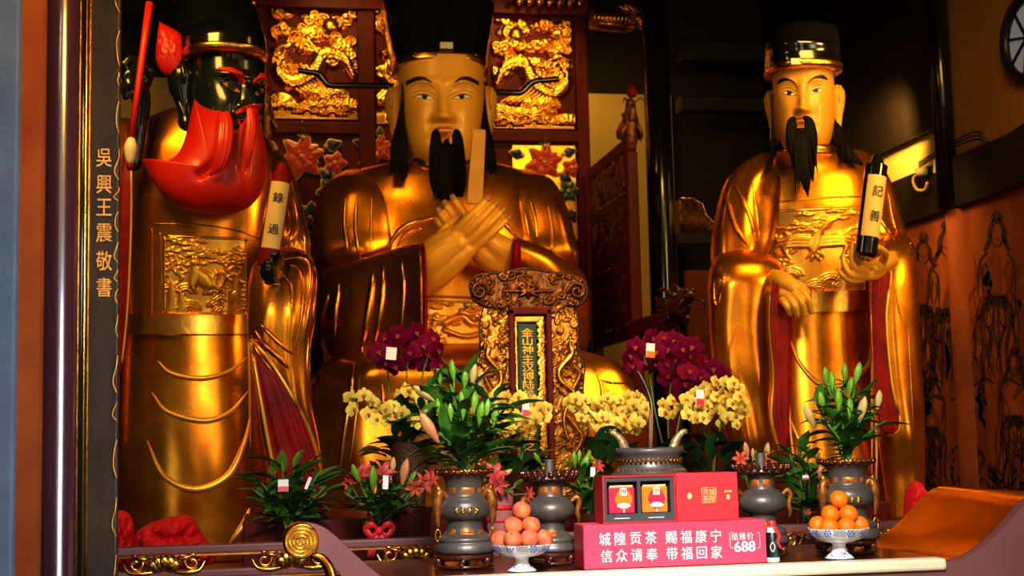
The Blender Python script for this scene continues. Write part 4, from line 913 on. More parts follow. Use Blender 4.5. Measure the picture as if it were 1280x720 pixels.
h = HM(90, 80, .9); rnd = random.Random(23); rocks_waves(h, rnd, .9); h.stroke([(.2,.6),(.4,.7),(.55,.6),(.75,.72),(.9,.6)], .05, .9, 30); h.stroke([(.2,.5),(.45,.42),(.7,.5)], .035, .8, 30)
badge(CS, CB, (535, 640, 378, 458, 3), h, .05)
mb = MB(); ridge(mb, CB, [(528,462),(570,463),(615,464),(650,464)], .012, 30, 0, False); ridge(mb, CB, [(528,370),(580,372),(640,376)], .012, 30, 0, False); mb.build('chest_seam', GOLD, CS)
H = Head(at(552, 134, 11.85), 54.5*mpp(552, 11.8), 88*mpp(552, 11.8), yaw=math.radians(-5), tilt=0, top=.62)
H.mesh().build('head', SKIN, CS)
for sg in (-1, 1):
    H.eye(sg, EYM, CS, open_=.042, tilt=.025); H.ear(sg, SKIN, CS, z0=-.75, z1=.35)
    H.strip([(sg*.26,.195,.008),(sg*.42,.255,.026),(sg*.60,.265,.036),(sg*.84,.235,.030)], .008).build('eyebrow', INK, CS)
    H.strip([(sg*.13,-.02,.006),(sg*.18,.10,.008),(sg*.34,.18,.007),(sg*.60,.20,.006),(sg*.85,.12,.004)], .003).build('brow_line', NAIL, CS)
mb = MB(); H.strip([(-.22,-.475,.006),(-.1,-.462,.022),(0,-.47,.016),(.1,-.462,.022),(.22,-.475,.006)], .004, mb=mb); H.strip([(-.19,-.52,.005),(0,-.535,.028),(.19,-.52,.005)], .004, mb=mb); mb.build('lips', LIPS, CS)
loft_rows([(195,524,588,11.9,.9),(222,520,592,11.92,.9)], 8, 44).build('neck', SKIN, CS)
loft_rows([(199,516,588,11.8,.95),(202,511,592,11.8,.98),(214,510,594,11.8,.98),(218,514,590,11.8,.94)], 12, 60).build('collar', GOLDB, CS)
mb = MB(); rnd = random.Random(8)
lock(mb, [(547,162,11.32),(545,168,11.27),(545,190,11.25),(546,225,11.2),(549,248,11.15)], [2,5.5,8,9,4]); lock(mb, [(568,162,11.32),(571,168,11.27),(573,190,11.25),(575,225,11.2),(575,246,11.15)], [2,5.5,7.5,8,4])
lock(mb, [(558,174,11.3),(558,190,11.25),(559,220,11.19),(561,250,11.12)], [2,7,12,10]); lock(mb, [(560,172,11.28),(560,182,11.25),(561,190,11.24)], [.5,3,4])
wisps(mb, (558,560), 180, 255, 11.24, 11.12, (14, 22), rnd, 20, 1.6); mb.build('beard', HAIR, CS)
for p, w in (([(503,86,11.75),(503,118,11.62),(501,148,11.6),(499,188,11.5),(496,216,11.42)], [1,1.2,4,11,6]), ([(604,88,11.75),(605,120,11.7),(606,150,11.62),(610,185,11.5),(616,216,11.42)], [1,1.6,4,8,5])):
    mb = MB(); lock(mb, p, w, .4)
    for k in range(9): lock(mb, [(p[-2][0]+rnd.uniform(-8,8), 190, 11.48), (p[-1][0]+rnd.uniform(-13,11), rnd.uniform(212,222), 11.4)], [2.2,.4], 1, 10, 2)
    mb.build('side_hair', HAIR, CS)
# flared hat
def hatring(py, l, r, Y, dr): return (py, l, r, Y, dr)
ht = loft_rows([(8,477,616,11.95,.62),(12,478,616,11.95,.64),(40,482,612,11.93,.74),(70,488,607,11.9,.88),(88,491,605,11.88,.95)], 30, 72, n=3.4); hat_b = ht.bvh(); ht = ht.build('hat', BLACK, CS)
ridge_parts('hat_ridge', BLACK, ht, hat_b, [([(490,14),(500,45),(519,74)], .03), ([(606,14),(601,45),(594,72)], .03)], n=20, taper=False)
loft_rows([(79,490,606,11.88,.97),(81,489,607,11.88,.99),(88,490,606,11.87,.99),(90,492,604,11.87,.96)], 8, 72, n=2.8).build('hat_band', GOLDB, ht)
p = hit(hat_b, 558, 57, .015); MB().box(p, (.11, .03, .058)).build('jade_ornament', JADE, ht, smooth=False, bevel=.006)
for pts in ([(493,108),(450,107),(415,107),(406,101),(399,93),(385,90),(373,88)], [(603,114),(640,116),(652,115),(660,107),(668,102),(685,100),(698,99)]):
    MB().tube([at(x, y, 12.1) for x, y in pts], [4*mpp(550, 12.1)]*len(pts), 12, res=40).build('hat_wing', BLACK, ht)
# clasped hands
hand(CS, 'hand', SKINW, [[(648,322,11.08,19),(622,312,11.0,20),(600,296,10.96,17)], [(640,334,11.08,13),(612,324,11.0,16),(592,306,10.96,14)]],
     [[(594,290,10.95,7.5),(580,268,10.92,6.2),(567,249,10.93,4.9)], [(588,296,10.93,7.5),(570,275,10.90,6.2),(557,256,10.91,4.9)], [(582,303,10.92,7.3),(562,283,10.89,6.0),(549,265,10.90,4.8)], [(577,310,10.93,6.6),(558,291,10.91,5.4),(546,277,10.92,4.4)]], .009, sm=4)
hand(CS, 'hand', SKINW, [[(530,338,10.90,24),(544,326,10.84,24),(560,312,10.79,21),(572,304,10.76,18)], [(531,356,10.90,15),(548,343,10.84,17),(572,324,10.77,14),(584,313,10.74,11)], [(531,320,10.90,13),(545,308,10.83,14),(566,294,10.77,12)]],
     [[(566,294,10.74,7.6),(588,271,10.66,6.4),(608,250,10.67,5.0)], [(573,302,10.73,7.6),(598,277,10.645,6.4),(618,256,10.66,5.0)], [(580,309,10.735,7.4),(607,284,10.65,6.2),(627,264,10.67,4.9)], [(586,316,10.75,6.8),(613,293,10.68,5.6),(634,274,10.69,4.5)], [(548,300,10.80,8),(560,283,10.80,6.5),(572,272,10.83,5)]], .009, sm=4)
# tablet held between the palms
T0, T1 = at(599, 162, 10.98), at(593, 255, 10.86); s = mpp(598, 10.9); d = (T1-T0).normalized()
mb = MB(); R_ = []
for f, w in ((0, 7.5), (.02, 8.6), (.5, 9.4), (1.0, 10.2)):
    c = T0.lerp(T1, f); x = Vector((w*s, 0, 0)); y = Vector((0, .022, 0)); R_.append([c-x-y, c+x-y, c+x+y, c-x+y])
mb.rings(R_); tag(mb.build('court_tablet', mat('tan_ivory', (.62,.34,.10), (.52,.27,.07), 0, .4, 6), smooth=False, bevel=.012), 'tall narrow tan court tablet held upright between the clasped hands', 'tablet')
# dais the statues stand on
tag(MB().box2((-2.4, 8.0, 0), (5.0, 13.25, DZ)).build('dais', DREDW, smooth=False, bevel=.02), 'dark red platform under the three gilded statues', 'platform')
# ================================================================== front altar table
TY = 5.10; TZ = at(957, 706, TY).z
xL, xR = at(478, 712, TY).x, at(1181, 700, TY).x
ALT = thing('altar_table', 'long mauve altar table with upturned scroll ends and a pale stone front edge', 'table', ((xL+xR)/2, 5.5, 0))
MB().box2((xL-.05, TY+.03, TZ-.06), (xR, 5.96, TZ-.002)).build('table_top', ROSEW, ALT, smooth=False, bevel=.004)
MB().box2((xL+.04, TY-.02, TZ-.045), (xR, TY+.07, TZ)).build('stone_edge', IVORY, ALT, smooth=False, bevel=.012)
pr = [(1181,703),(1206,697),(1232,681),(1257,657),(1280,631),(1297,619),(1315,616),(1330,626),(1334,642)]
cR = curve(pr, 40); cL = curve([(478,722),(458,706),(438,688),(418,669),(402,658),(388,654),(376,653)], 30)
bz = at(700, 900, TY).z
poly = [at(x, y, TY) for x, y in cL[::-1]] + [at(478, 726, TY), at(1181, 712, TY)] + [at(x, y, TY) for x, y in cR] + [at(1345, 700, TY), Vector((at(1345,700,TY).x, TY, bz))] + [Vector((at(520,700,TY).x, TY, bz)), at(446,762,TY), at(424, 715, TY), at(410, 700, TY), at(392, 690, TY), at(376, 680, TY)]
MB().prism(poly, (0, .06, 0)).build('front_board', MAUVE, ALT, smooth=False)
mb = MB(); R_ = []
for x, y in cR:
    p = at(x, y, TY+.06); q = at(x, y, TY); R_.append([Vector((q.x, TY+.055, q.z)), Vector((q.x, 5.96, q.z)), Vector((q.x+.01, 5.96, q.z-.03)), Vector((q.x+.01, TY+.055, q.z-.03))])
mb.rings(R_); mb.build('upswept_end', SHINE, ALT, auto=50)
c = at(376, 676, TY-.02); s = mpp(376, TY); mb = MB()
mb.tube([c+Vector((0,.10,0)), c+Vector((0,-.02,0)), c+Vector((0,-.03,0))], [22*s, 22*s, 20*s], 40); d_ = mb.build('scroll_end', GOLDB, ALT, auto=40)
P = []; 
for i in range(120):
    t = i/119; a = .8+t*2*PI*4; r = (20.5-18.5*t)*s; P.append(c+Vector((r*math.cos(a), -.030, r*math.sin(a))))
MB().tube(P, 1.5*s, 7).build('spiral_ridge', GOLDB, d_)
MB().tube([at(x, y, TY-.005) for x, y in ((388,694),(400,697),(409,706),(414,720),(418,740))], [3*s,5.5*s,6.5*s,6.5*s,6*s], 12, res=24, flat=.5).build('scroll_tail', SHINE, ALT)
for sx in (xL+.15, xR-.15): MB().box2((sx-.05, 5.3, 0), (sx+.05, 5.8, TZ-.06)).build('leg', MAUVE, ALT, smooth=False, bevel=.01)
# ================================================================== shelf with rails behind
RY = 6.3
def zr(px, py): return at(px, py, RY).z
SH = thing('offering_shelf', 'stepped mauve shelf with double rails and gilded lotus carvings behind the altar table', 'shelf', (1.5, 6.8, 0))
xs0, xs1 = at(120, 690, RY).x, at(1215, 655, RY).x
zt, zl = zr(340, 683), zr(340, 712)
MB().box2((xs0, RY-.04, zt-.018), (xs1, RY+.04, zt+.018)).build('rail', MAUVE, SH, smooth=False, bevel=.008)
MB().box2((xs0, RY-.04, zl-.02), (xs1, RY+.04, zl+.014)).build('rail', MAUVE, SH, smooth=False, bevel=.008)
for z in (zt-.022, zl-.024): MB().box2((xs0, RY-.043, z-.004), (xs1, RY+.02, z+.004)).build('gold_line', GOLDB, SH, smooth=False)
S2 = zl-.09; S3 = at(515, 642, 7.3).z
MB().box2((xs0, RY+.08, 0), (xs1, 7.85, S2)).build('lower_step', DREDW, SH, smooth=False, bevel=.01)
MB().box2((-.1, 7.0, S2), (3.2, 7.85, S3)).build('upper_step', DREDW, SH, smooth=False, bevel=.01)
MB().box2((xs0, RY-.03, 0), (xs1, RY+.03, zl-.12)).build('skirt_panel', DREDW, SH, smooth=False)
for px in (344, 546, 988, 1128):
    x = at(px, 690, RY).x; MB().box2((x-.02, RY-.035, zl-.2), (x+.02, RY+.035, zt)).build('rail_post', MAUVE, SH, smooth=False, bevel=.006)
gx = [at(p, 700, RY).x for p in (206, 362, 519)]; dx = (gx[2]-gx[0])/2
def lotus_mb(x, z, s):
    mb = MB(); T = lambda u, v, y=0: Vector((x+u*s, RY-.03-y*s, z+v*s))
    for a, l, w in ((0,.9,.30),(.55,.95,.26),(-.55,.95,.26),(1.0,1.0,.22),(-1.0,1.0,.22)):
        d = (math.sin(a), math.cos(a)); mb.tube([T(0,-.42,.05), T(d[0]*l*.4, -.42+d[1]*l*.4, .3), T(d[0]*l*.8, -.42+d[1]*l*.75, .3), T(d[0]*l, -.42+d[1]*l, .1)], [.1*s, w*s, w*.9*s, .03*s], 10, res=14, flat=.5)
    for sg in (-1, 1):
        P = []
        for i in range(26): t = i/25; r = .42*(1-.75*t); a = PI*.5+sg*(-.4+t*7.5); P.append(T(sg*1.35+r*math.cos(a), -.05+r*math.sin(a), .1))
        mb.tube(P, [.11*s]*26, 8); mb.tube([T(sg*.5,-.45,.05), T(sg*1.1,-.5,.15), T(sg*1.7,-.4,.1), T(sg*2.0,.1,0)], [.12*s,.13*s,.11*s,.03*s], 8, res=16)
        mb.tube([T(sg*.7,.35,.1), T(sg*1.0,.2,.2), T(sg*1.5,.42,.1)], [.05*s,.13*s,.04*s], 8, res=10)
    return mb
for i in range(-1, 7):
    x = gx[0]+i*dx
    if x < xs1: lotus_mb(x, (zt+zl)/2, .086).build('lotus_carving', GOLDB, SH)
for i in range(0, 6): x = gx[0]+(i+.35)*dx; MB().box2((x-.06, RY-.045, zl-.09), (x+.06, RY-.02, zl-.035)).build('gilded_block', GOLDB, SH, smooth=False, bevel=.01)
# ================================================================== pewter altar set
def fit(cx, Y, prof, zb):
    zt_ = at(cx, prof[0][0], Y).z; zl_ = at(cx, prof[-1][0], Y).z; s = mpp(cx, Y)
    return [(zb+(at(cx, py, Y).z-zl_)*(zt_-zb)/(zt_-zl_), hw*s) for py, hw in prof]
def smooth_prof(p, n=60):
    c = curve(p, n); return [(a, max(.0005, b)) for a, b in c]
def stand(cx, Y, hw, h, label, group=None):
    p = at(cx, 700, Y); s = mpp(cx, Y); r = hw*s; th = thing('rosewood_stand', label, 'stand', (p.x, Y, TZ), group)
    MB().lathe((p.x, Y, 0), [(TZ+h*.55, r*.8), (TZ+h*.6, r*.95), (TZ+h*.75, r), (TZ+h*.95, r*.98), (TZ+h, r*.85)], 40).build('stand_top', ROSEW, th, auto=50)
    for k in range(6):
        a = 2*PI*k/6+.3; q = lambda f, z: Vector((p.x+r*f*math.cos(a), Y+r*f*math.sin(a), TZ+z))
        MB().tube([q(.80, h*.62), q(.97, h*.52), q(.87, h*.36), q(.97, h*.28), q(1.0, h*.18)], [.015,.015,.010,.011,.006], 8, res=14).build('leg', ROSEW, th)
    MB().lathe((p.x, Y, 0), [(TZ+.004, r*.92), (TZ+.004, r*1.0), (TZ+.014, r*1.0), (TZ+.014, r*.92)], 40).build('foot_ring', ROSEW, th)
    return TZ+h+.001
def front_marks(bv, cx, py, w, h, n, rnd, m, root, name):
    for i in range(n):
        mb = MB(); x = cx+(i-(n-1)/2)*w
        for k in range(4):
            a, b = (x-w*.3, py-h/2+k*h/3), (x+w*.3, py-h/2+k*h/3+rnd.uniform(-.8,.8))
            if k % 2: a, b = (x+rnd.uniform(-.2,.2)*w, py-h/2), (x+rnd.uniform(-.2,.2)*w, py+h/2)
            P = [hit(bv, *a, .001), hit(bv, *b, .001)]
            if None not in P: mb.tube(P, .0027, 5)
        if mb.v: mb.build(name, m, root)
def medallion(bv, cx, py, w, h, root):
    def f(u, v):
        r = v; a = 2*PI*u; k = min(1/max(abs(math.cos(a)),1e-3), 1/max(abs(math.sin(a)),1e-3))**.75; return hit(bv, cx+w*r*k*math.cos(a), py+h*r*k*math.sin(a), .003*(1-r*r)+.0008) or at(cx, py, 5.4)
    MB().grid(f, 24, 4).build('gilt_medallion', MEDG, root)
def pet_band(c, z, r, n, h, out, mb):
    for k in range(n):
        a = 2*PI*k/n; q = lambda f, zz: Vector((c[0]+f*math.cos(a), c[1]+f*math.sin(a), zz))
        mb.tube([q(r*.72, z-h*.5), q(r*.95, z-h*.2), q(r+out, z+h*.35), q(r+out*.8, z+h*.55)], [.008,.3*r*2*PI/n*1.5,.3*r*2*PI/n*1.3,.003], 8, res=10, flat=.45)
    return mb
MEDG = mat('medallion_gilt', (.62,.24,.03), (.22,.07,.015), .4, .4, 90)
HANDLE = mat('handle_gilt', (.42,.17,.03), (.16,.05,.012), .6, .4, 40, .2, 90)
RIM = mat('rim_gilt_maroon', (.30,.075,.025), (.10,.018,.010), .5, .35, 60, .1, 90)
def flower_vase(cx, Y, dy, label, sl):
    zb = stand(cx, Y, 37, .055, 'round rosewood stand under the pewter vase '+sl)
    P0 = at(cx, 600+dy, Y); th = thing('pewter_vase', label, 'vase', (P0.x, Y, zb))
    prof = [(593,30),(596,27),(600,24.5),(606,23),(614,22.3),(621,22.2),(623.5,22.6),(624.5,25),(626.5,25.6),(628,26.5),(631,29.3),(635,30.8),(640,31.4),(646,31),(650,29.6),(653.5,27),(655,24),(656,22.2),(660,21.6),(666,21.8),(672,22.6),(673,25.5),(675.5,26.5),(677.5,30),(680,33),(681,34.4),(685,34.2),(686,33),(688,35),(692,37),(697,37.6),(700,37),(702,35)]
    pf = fit(cx, Y, [(a+dy, b) for a, b in prof], zb); b = MB().lathe((P0.x, Y, 0), pf, 56); b.build('body', PEWTER, th); bv = b.bvh(); s = mpp(cx, Y)
    zt_ = pf[0][0]; z_of = lambda py: at(cx, py+dy, Y).z
    MB().lathe((P0.x, Y, 0), [(zt_-.012, 24*s), (zt_, 31*s), (zt_+.010, 36*s), (zt_+.018, 35*s), (zt_+.012, 30*s), (zt_-.004, 22*s)], 60, lobes=20, amp=.03).build('lotus_rim', RIM, th)
    mb = MB()
    for k in range(22): a = 2*PI*k/22; mb.tube([Vector((P0.x+35.5*s*math.cos(a+t), Y+35.5*s*math.sin(a+t), zt_+.012+.007*math.sin(10*t/.24))) for t in np.linspace(0, .24, 7)], .003, 5)
    mb.build('rim_scroll', GOLDB, th)
    for py, hw in ((626, 25.6), (674.5, 26.2)):
        z = z_of(py); mb = MB()
        for k in range(34): a = 2*PI*k/34; mb.sphere((P0.x+hw*s*math.cos(a), Y+hw*s*math.sin(a), z), .0042, 6, 4)
        mb.build('bead_band', GOLDD, th)
    rnd = random.Random(int(cx))
    front_marks(bv, cx+3, 639+dy, 8.5, 7.5, 4, rnd, GOLDB, th, 'gilt_mark')
    for py in (613, 665):
        for ox, w in ((-14, 3), (4, 9), (19.5, 2)): medallion(bv, cx+ox, py+dy, w, 3.6, th)
    for sg in (-1, 1):
        q = lambda u, py: Vector((P0.x+sg*u*s, Y-.01, z_of(py)))
        mb = MB(); mb.tube([q(22,622), q(27,615), q(32,617), q(34,628), q(34,640), q(34,650), q(33,658)], [.010,.016,.020,.021,.017,.013,.005], 9, res=30)
        mb.tube([q(30,616), q(33,609), q(35,606)], [.013,.012,.004], 8, res=10)
        for k in range(3): mb.tube([q(35,620+6*k), q(39,619+6*k), q(40,624+6*k)], [.009,.007,.002], 6, res=8)
        h_ = mb.build('dragon_handle', HANDLE, th)
        mb = MB(); c2 = q(34, 668); mb.tube([c2+Vector((.010*math.cos(a), 0, .022*math.sin(a))) for a in np.linspace(0, 2*PI, 20)], .0035, 6); mb.build('handle_ring', GOLDB, h_)
    return (P0.x, Y, zt_)
YV = 5.47
VL = flower_vase(580, YV, 0, 'grey pewter vase with gilt medallions holding lilies, left of the peaches', 'left of the peaches')
VR = flower_vase(1058, YV, -13, 'grey pewter vase with gilt medallions holding lilies, behind the oranges', 'behind the oranges')
def candlestick(cx, Y, dy, label, sl):
    zb = stand(cx, Y, 33, .05, 'round rosewood stand under the pewter candlestick '+sl)
    P0 = at(cx, 600+dy, Y); th = thing('pewter_candlestick', label, 'candlestick', (P0.x, Y, zb)); s = mpp(cx, Y)
    prof = [(602,17.5),(605,16.5),(612,15.8),(620,15.8),(623,16.4),(624,20),(626,21.5),(629,25.5),(634,28.6),(640,29.8),(646,29),(651,26.3),(655,21),(656,17.4),(660,16.6),(667,16.8),(671,17.6),(672.5,21),(675,22.5),(677,26),(680,28.6),(684,28.4),(685,27.6),(688,30),(693,31.5),(697,31)]
    pf = fit(cx, Y, [(a+dy, b) for a, b in prof], zb); b = MB().lathe((P0.x, Y, 0), pf, 56); b.build('body', PEWTER, th); bv = b.bvh(); zt_ = pf[0][0]
    MB().lathe((P0.x, Y, 0), [(zt_-.004, 14*s), (zt_+.012, 30*s), (zt_+.020, 29*s), (zt_+.024, 6*s), (zt_+.085, 5.6*s), (zt_+.087, 4*s)], 40).build('spike_dish', PEWTER, th, auto=40)
    pet_band((P0.x, Y), zt_+.024, 31*s, 22, .034, .012, MB()).build('lotus_petals', mat('maroon_lotus', (.11,.020,.012), (.05,.008,.006), .2, .25, 30, coat=.5), th)
    mb = MB()
    for k in range(22): a = 2*PI*k/22; mb.sphere((P0.x+35*s*math.cos(a), Y+35*s*math.sin(a), zt_+.028), .0045, 6, 4)
    mb.build('gilt_beads', GOLDB, th)
    z = at(cx, 624+dy, Y).z; mb = MB()
    for k in range(34): a = 2*PI*k/34; mb.sphere((P0.x+19*s*math.cos(a), Y+19*s*math.sin(a), z), .004, 6, 4)
    mb.build('bead_band', GOLDD, th)
    for py, lst in ((613, ((-8, 6), (7, 5))), (667, ((3, 6),))):
        for ox, w in lst: medallion(bv, cx+ox, py+dy, w, 4.5, th)
    for sg in (-1, 1):
        q = lambda u, py: Vector((P0.x+sg*u*s, Y-.01, at(cx, py+dy, Y).z))
        MB().tube([q(25,628), q(33,622), q(36,630), q(33,640), q(35,650), q(33,656)], [.009,.012,.013,.011,.009,.003], 8, res=26).build('dragon_handle', HANDLE, th)
    return P0
candlestick(687, YV, 0, 'grey pewter candlestick with a lotus dish, between the peaches and the pink box', 'between peaches and pink box')
candlestick(951, YV, -9, 'grey pewter candlestick with a lotus dish, right of the tea boxes', 'right of the tea boxes')
cx, Y = 813, 5.56; P0 = at(cx, 600, Y); s = mpp(cx, Y); th = thing('incense_burner', 'wide grey pewter incense burner with curled ears behind the tea boxes', 'incense burner', (P0.x, Y, TZ))
zf = lambda py: at(cx, py, Y).z
MB().lathe((P0.x, Y, 0), [(zf(561), 36*s), (zf(559), 41*s), (zf(563), 42.5*s), (zf(567), 41*s), (zf(570), 38*s), (zf(582), 39*s), (zf(586), 42*s), (zf(592), 47*s), (zf(606), 52*s), (zf(630), 53*s), (zf(650), 46*s), (zf(664), 36*s), (TZ+.03, 30*s), (TZ, 34*s)], 56).build('body', PEWTER, th)
MB().lathe((P0.x, Y, 0), [(zf(562), 36*s), (zf(566), 35*s), (zf(566.5), 1*s)], 40).build('ash', mat('grey_ash', (.25,.22,.20), None, 0, .9, 40, .3, 90), th)
mb = MB()
for k in range(40):
    a = 2*PI*k/40; c = Vector((P0.x+39.5*s*math.cos(a), Y+39.5*s*math.sin(a), zf(576)))
    mb.tube([c+Vector((-.012*math.sin(a), .012*math.cos(a), -.01)), c+Vector((0,0,.012)), c+Vector((.012*math.sin(a), -.012*math.cos(a), -.008))], .004, 6)
mb.build('gilt_frieze', BRONZE, th)
mb = MB()
for k in range(46): a = 2*PI*k/46; mb.sphere((P0.x+43*s*math.cos(a), Y+43*s*math.sin(a), zf(587)), .0045, 6, 4)
mb.build('bead_band', GOLDD, th)
for sg in (-1, 1):
    q = lambda u, py: Vector((P0.x+sg*u*s, Y, zf(py)))
    MB().tube([q(30,563), q(34,552), q(40,544), q(46,540), q(48,543)], [.020,.018,.014,.012,.006], 12, res=24, flat=.8).build('ear_handle', mat('speckled_gilt', (.55,.38,.14), (.16,.13,.11), .6, .4, 70, .2, 120), th)
tag(MB().tube([at(813, 568, Y), at(813, 512, Y)], [.008,.006], 10).build('incense_stick', mat('incense_brown', (.22,.10,.05), None, 0, .7, 30)), 'single thick brown incense stick standing in the burner', 'incense')
tag(MB().tube([at(x, y, Y+.03) for x, y in ((796,462),(803,474),(810,490),(814,506),(815,530),(814,566))], [.003,.007,.008,.008,.006,.006], 10, res=30).build('bent_rod', mat('polished_metal', (.55,.48,.36), None, 1, .15, 9)), 'curved shiny metal rod rising from the incense burner', 'rod')
# ================================================================== tea boxes
def frontbox(px0, px1, pyT, Y, dep, zb):
    s = mpp((px0+px1)/2, Y); x0, x1 = at(px0, 680, Y).x, at(px1, 680, Y).x; zt_ = at((px0+px1)/2, pyT, Y).z
    return x0, x1, zb, zt_
YB = 5.17
x0, x1, zb, zt1 = frontbox(730, 958, 653, YB, .16, TZ+.001)
th = thing('gift_box', 'long pink gift box with white characters and the price 688', 'box', ((x0+x1)/2, YB+.08, zb))
MB().box2((x0, YB, zb), (x1, YB+.165, zt1)).build('carton', [PINKB], th, smooth=False, bevel=.003)
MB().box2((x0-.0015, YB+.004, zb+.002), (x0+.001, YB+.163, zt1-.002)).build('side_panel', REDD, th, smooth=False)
U = (x1-x0)/228
def txt(s_, px, py, size, Y, m, root, name, bold=.012, sx=1.0):
    mb = MB(); put_text(mb, s_, at(px, py, Y), size, bold=bold, sx=sx)
    if mb.v: mb.build(name, m, root, smooth=False)
KAI = .9
for s_, px, py in [(c_, 756+19.2*i, 674.0-.65*i) for i, c_ in enumerate('城隍贡茶')]+[(c_, 839+18.6*i, 671.8-.65*i) for i, c_ in enumerate('赐福康宁')]+[(c_, 758+19*i, 695-.65*i) for i, c_ in enumerate('信众请奉')]+[(c_, 840+18.6*i, 692-.65*i) for i, c_ in enumerate('带福回家')]:
    txt(s_, px, py, 16.5*U, YB-.002, PRINTW, th, 'character', .008, .92)
txt('688', 931, 683, 17.5*U, YB-.002, PRINTW, th, 'price', .022, 1.05)
for i, c_ in enumerate('结缘价'): txt(c_, 918.5+9.6*i, 670.5-.3*i, 10*U, YB-.002, PRINTW, th, 'character', .004, .9)
for sg, px in ((-1, 912.5), (1, 949.5)):
    z = at(px, 677, YB).z; x = at(px, 677, YB).x; w = 3.5*U
    MB().tube([(x-sg*w, YB-.002, z+11*U), (x, YB-.002, z+10*U), (x, YB-.002, z+4*U), (x, YB-.002, z-6*U), (x-sg*w, YB-.002, z-8*U)], .0012, 5, res=20).build('bracket', PRINTW, th)
# open presentation box with two tins
YU = 5.19
x0, x1, zb, zt2 = frontbox(757, 846.5, 594, YU, .12, zt1+.001)
OB = thing('presentation_box', 'open red presentation box with grey tray holding two tea tins', 'box', ((x0+x1)/2, YU+.07, zb))
D_ = .135; t_ = .006
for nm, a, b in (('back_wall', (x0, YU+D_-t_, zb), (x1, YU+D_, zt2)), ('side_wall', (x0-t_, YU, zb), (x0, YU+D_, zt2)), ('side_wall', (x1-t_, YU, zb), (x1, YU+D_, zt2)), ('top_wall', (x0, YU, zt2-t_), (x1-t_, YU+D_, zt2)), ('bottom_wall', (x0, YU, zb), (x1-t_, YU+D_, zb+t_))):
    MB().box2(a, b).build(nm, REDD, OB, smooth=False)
hh = zt2-zb; ww = (x1-x0)
mb = MB(); yi = YU+.004
mb.box2((x0+.001, yi, zb+t_), (x1-t_, YU+D_-t_, zb+hh*.20)); mb.box2((x0+.001, yi, zt2-.022), (x1-t_, YU+D_-t_, zt2-t_))
for f0, f1 in ((0, .055), (.465, .525), (.93, .995)): mb.box2((x0+ww*f0+.001, yi, zb+hh*.2), (x0+ww*f1-.004, YU+D_-t_, zt2-.022))
mb.build('grey_tray', GREYB, OB, smooth=False)
for f in (.26, .74): MB().box2((x0+ww*f-.035, yi-.001, zb+hh*.10), (x0+ww*f+.025, yi, zb+hh*.115)).build('tray_label', PRINTW, OB, smooth=False)
for f0, f1, mt, em, lab in ((.085, .445, TINP, TINO, 'magenta tea tin with an orange roundel in the left half of the open box'), (.55, .91, TINO, TINP, 'orange tea tin with a magenta roundel in the right half of the open box')):
    a, b = x0+ww*f0, x0+ww*f1; z0, z1 = zb+hh*.20+.001, zt2-.036
    tn = thing('tea_tin', lab, 'tin', ((a+b)/2, YU+.06, z0), 'tea tins in the open box')
    MB().box2((a, YU+.022, z0), (b, YU+.10, z1-.008)).build('tin_body', mt, tn, smooth=False, bevel=.004)
    MB().box2((a+.004, YU+.026, z1-.009), (b-.004, YU+.096, z1)).build('tin_lid', PRINTG, tn, smooth=False, bevel=.002)
    xc, zc_ = (a+b)/2+.006, (z0+z1)/2; r = (b-a)*.34; yf = YU+.0205
    pts = [Vector((xc+r*math.cos(q)*(1-.10*abs(math.sin(2*q))), yf, zc_+r*1.15*math.sin(q))) for q in np.linspace(0, 2*PI, 33)[:-1]]
    ro = MB().prism(pts, (0, .001, 0)).build('roundel', em, tn, smooth=False)
    fan = [Vector((xc+r*.8*math.cos(q), yf-.0008, zc_-r*.82+r*.42*math.sin(q))) for q in np.linspace(.1, PI-.1, 12)]+[Vector((xc-r*.35, yf-.0008, zc_-r*.95)), Vector((xc+r*.35, yf-.0008, zc_-r*.95))]
    MB().prism(fan, (0, .0006, 0)).build('white_fan', PRINTW, tn, smooth=False)
    MB().box2((xc-r*.38, yf-.0012, zc_+r*.42), (xc+r*.38, yf-.0006, zc_+r*1.2)).build('white_seal', PRINTW, tn, smooth=False)
    mb = MB()
    for k in range(3): mb.box2((xc-r*.28+k*r*.22, yf-.002, zc_+r*.55), (xc-r*.18+k*r*.22, yf-.0012, zc_+r*1.05))
    mb.box2((xc-r*.3, yf-.002, zc_+r*.9), (xc+r*.36, yf-.0012, zc_+r*.98)); mb.build('seal_mark', mt, tn, smooth=False)
    MB().tube([(xc, yf-.001, zc_-r*1.15), (xc, yf-.001, zc_-r*1.5)], .0035, 6).build('roundel_tail', PRINTW, tn)
    MB().tube([(xc, yf-.001, zc_+r*1.15), (xc, yf-.001, zc_+r*1.45)], [.005,.001], 6).build('roundel_tip', PRINTW, tn)
x0, x1, zb, zt2 = frontbox(847.5, 925, 591, YU, .12, zt1+.001)
LB = thing('gift_box', 'upright red gift box with a gold square seal, right of the open box', 'box', ((x0+x1)/2, YU+.07, zb))
MB().box2((x0, YU, zb), (x1, YU+.135, zt2)).build('carton', REDB, LB, smooth=False, bevel=.003)
zc_ = at(886, 619, YU).z; xc = at(886, 619, YU).x; h_ = 9*U
mb = MB(); sq = [(xc-h_, YU-.002, zc_-h_), (xc+h_, YU-.002, zc_-h_), (xc+h_, YU-.002, zc_+h_), (xc-h_, YU-.002, zc_+h_), (xc-h_, YU-.002, zc_-h_)]
for a, b in zip(sq[:-1], sq[1:]): mb.tube([a, b], .0016, 4)
mb.build('seal_border', PRINTG, LB)
